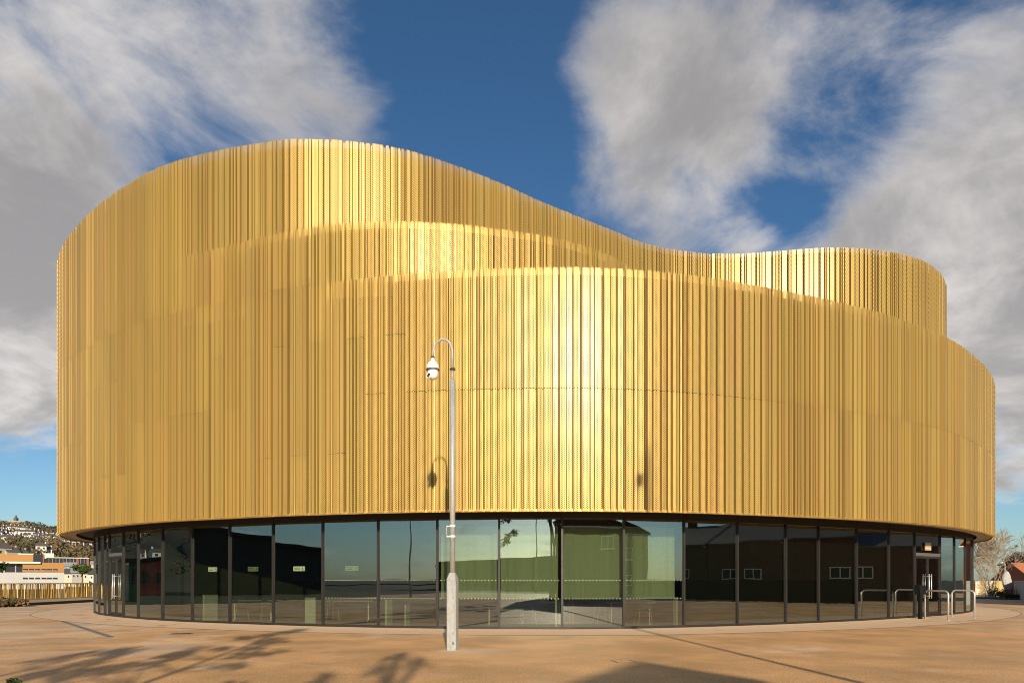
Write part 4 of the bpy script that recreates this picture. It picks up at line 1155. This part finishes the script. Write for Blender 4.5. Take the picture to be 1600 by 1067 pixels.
for k, lab in enumerate(('dark brick terraced house mirrored in the blacked out panes, leftmost of the row', 'second terraced house mirrored in the blacked out panes', 'third terraced house mirrored in the blacked out panes', 'lowest and last terraced house of the row, mirrored beside the east door')):
    house('terraced_house', (46.0, -11 + 11.7 * k, 0), 0.0, 9, 11.6, 4.7 if k < 3 else 3.9, 1.9 if k < 3 else 1.3, 'brown_brick', 'slate', lab, 'terrace mirrored in the right panes', side=SIDE)
house('brick_house', (60, 56, 0), 0.0, 9, 8, 5.2, 2.4, 'red_brick', 'clay_tile', 'sunlit red brick house mirrored in the last panes on the right', None, [(-2.6, .9, 1.4, 1.2), (2.2, .9, 1.4, 1.2), (-2.6, 3.4, 1.4, 1.3), (2.2, 3.4, 1.4, 1.3)])
bf = empty('board_fence', (31.5, 8, 0), R(90)); tag(bf, 'dark vertical board fence mirrored low in the right panes', 'fence')
mb = MB(); mb.box(-0.072, 0.072, -.012, .012, .05, 1.52); bm = mb.mesh('board', 'dark_boards')
for k in range(230):
    o = link('board', bm, bf); o.location = (-17 + k * 0.15, (k % 2) * .012, rng.uniform(-.015, .015))
for zz in (.35, 1.2):
    mb = MB(); mb.box(-17.1, 17.6, .028, .075, zz, zz + .09); mb.build('rail', 'dark_boards', bf)
def shed(name, loc, rz, L, dp, h0, h1, mat, label):
    e = empty(name, loc, rz); tag(e, label, 'building'); mb = MB()
    mb.hexa([(-L / 2, 0, -.2), (L / 2, 0, -.2), (L / 2, -dp, -.2), (-L / 2, -dp, -.2), (-L / 2, 0, h0), (L / 2, 0, h1), (L / 2, -dp, h1), (-L / 2, -dp, h0)][::1])
    mb.build('wall', mat, e)
    mb = MB(); mb.hexa([(-L / 2 - .4, .5, h0 + .01), (L / 2 + .4, .5, h1 + .01), (L / 2 + .4, -dp - .4, h1 + .01), (-L / 2 - .4, -dp - .4, h0 + .01), (-L / 2 - .4, .5, h0 + .35), (L / 2 + .4, .5, h1 + .35), (L / 2 + .4, -dp - .4, h1 + .35), (-L / 2 - .4, -dp - .4, h0 + .35)]); mb.build('roof', 'dark_shed', e)
    for k in range(6):
        xx = -L / 2 + L * (k + .5) / 6; mb = MB(); mb.box(xx - L * .05, xx + L * .05, 0.01, .08, 1.2, 2.4); mb.build('window', 'dark_glazing', e)
    return e
shed('leisure_hall', (-16, -78, 0), R(-2), 84, 20, 4.2, 5.8, 'dark_shed', 'long dark leisure hall mirrored across the central panes')
shed('tall_hall', (-66, -3, 0), R(-68), 34, 20, 8.0, 4.6, 'dark_shed', 'tall dark hall mirrored in the panes left of the plinth')
shed('red_store', (-72, 34, 0), R(-85), 9, 6, 3.4, 5.0, 'red_cladding', 'red roofed store mirrored in the left panes')
e = shed('green_cabin', (-46, 37, 0), R(-75), 2.6, 3, 2.9, 2.9, 'green_box', 'green cabin mirrored beside the left door')

def pine(loc, h, label, seed):
    e = empty('pine_tree', loc); tag(e, label, 'tree', 'young pines mirrored in the glass'); r = random.Random(seed)
    mb = MB(); mb.tube([(0, 0, 0), (.08, .03, h * .5), (0, 0, h)], [.10, .07, .02], 8); lf = MB()
    z = h * .36
    while z < h:
        L = (h - z) * .30 + .35; n = 4
        for k in range(n):
            a = r.uniform(0, 6.28); tip = Vector((L * math.cos(a), L * math.sin(a), z + L * .45))
            mb.tube([(0.03, 0, z), tip * .6 + Vector((0, 0, z * .38)), tip], [.03, .02, .008], 5)
            lf.leaves(tip, (.30, .30, .24), 36, .11, r, 0.0); lf.leaves(tip * .75 + Vector((0, 0, z * .25)), (.2, .2, .16), 14, .10, r, 0.0)
        z += r.uniform(.5, .85)
    mb.build('trunk', 'bark', e); lf.build('crown', 'leaf_dark', e)
pine((-3.7, -4.6, 0), 8.0, 'young pine mirrored just right of the pole, casting the long shadow at left', 51)
pine((-5.9, -7.5, 0), 7.4, 'second young pine mirrored left of the pole', 52)
def palm(loc, h, label, seed, heads=1):
    e = empty('cabbage_palm', loc); tag(e, label, 'tree', 'cabbage palms mirrored in the glass'); r = random.Random(seed)
    mb = MB(); lf = MB(); tops = []
    if heads == 1:
        mb.tube([(0, 0, 0), (.05, 0, h * .5), (0, 0, h)], [.10, .08, .06], 9); tops = [Vector((0, 0, h))]
    else:
        mb.tube([(0, 0, 0), (.05, 0, h * .55)], [.12, .09], 9)
        for k in range(heads):
            a = k * 6.28 / heads + .4; tp = Vector((.75 * math.cos(a), .4 * math.sin(a), h * r.uniform(.78, 1.0))); tops.append(tp)
            mb.tube([(.05, 0, h * .54), tp * .55 + Vector((0, 0, h * .3)), tp], [.08, .065, .05], 8)
    for tp in tops:
        for k in range(46):
            a = r.uniform(0, 6.28); el = r.uniform(-.5, 1.4); L = r.uniform(.38, .60)
            d_ = Vector((math.cos(a) * math.cos(el), math.sin(a) * math.cos(el), math.sin(el))); s_ = d_.cross(Vector((0, 0, 1)))
            s_ = (s_.normalized() if s_.length > .01 else Vector((1, 0, 0))) * .035
            m_ = tp + d_ * L * .5; q = tp + d_ * L + Vector((0, 0, -.18 * L))
            lf.quad(tuple(tp - s_ * .6), tuple(m_ - s_), tuple(m_ + s_), tuple(tp + s_ * .6)); lf.tri(tuple(m_ - s_), tuple(q), tuple(m_ + s_))
    mb.build('trunk', 'bark', e); lf.build('fronds', 'leaf_dark', e)
L_ = 21.0
palm((-2.3 + .119 * L_, 14.0 - L_, 0), .325 * L_ - .3, 'slender cabbage palm mirrored above the hall roof', 53)
palm((-2.3 + .119 * 22, 11.6 - 22, 0), 7.4, 'many headed cabbage palm casting the clumped shadow left of the pole', 54, 4)
palm((-1.5 + .119 * 21.5, 11.3 - 21.5, 0), 7.2, 'shorter cabbage palm casting the shadow nearest the pole', 55, 2)
def mast(loc, h, label, n=2):
    e = empty('light_mast', loc); tag(e, label, 'lamp post', 'masts mirrored in the glass')
    mb = MB(); mb.tube([(0, 0, 0), (0, 0, h)], [.09, .05], 10); mb.build('shaft', 'galvanised', e, True)
    mb = MB(); mb.tube([(-.7 if n == 2 else -.3, 0, h - (.1 if n == 2 else .8)), (.7 if n == 2 else 0, 0, h - (.1 if n == 2 else .8))], .03, 8); ca = mb.build('cross_arm', 'galvanised', e)
    for s in ((-1, 1) if n == 2 else (-1,)):
        mb = MB(); mb.box(s * .6 - .18, s * .6 + .18, -.12, .16, h - .36, h - .13) if n == 2 else mb.box(-.36, -.16, -.1, .1, h - 1.15, h - .83); mb.build('floodlight', 'iron', ca)
for loc, h, lab in (((6.6, -2.6, 0), 12.6, 'tall mast behind the viewpoint whose thin shadow crosses the right paving'), ((-9.5, -30, 0), 11, 'floodlight mast mirrored in the pane right of the plinth'), ((-2.5, -36, 0), 10.5, 'second floodlight mast mirrored further right'), ((-24, -12, 0), 8.5, 'pale mast mirrored left of the plinth')):
    mast(loc, h, lab, 1 if 'thin shadow' in lab else 2)
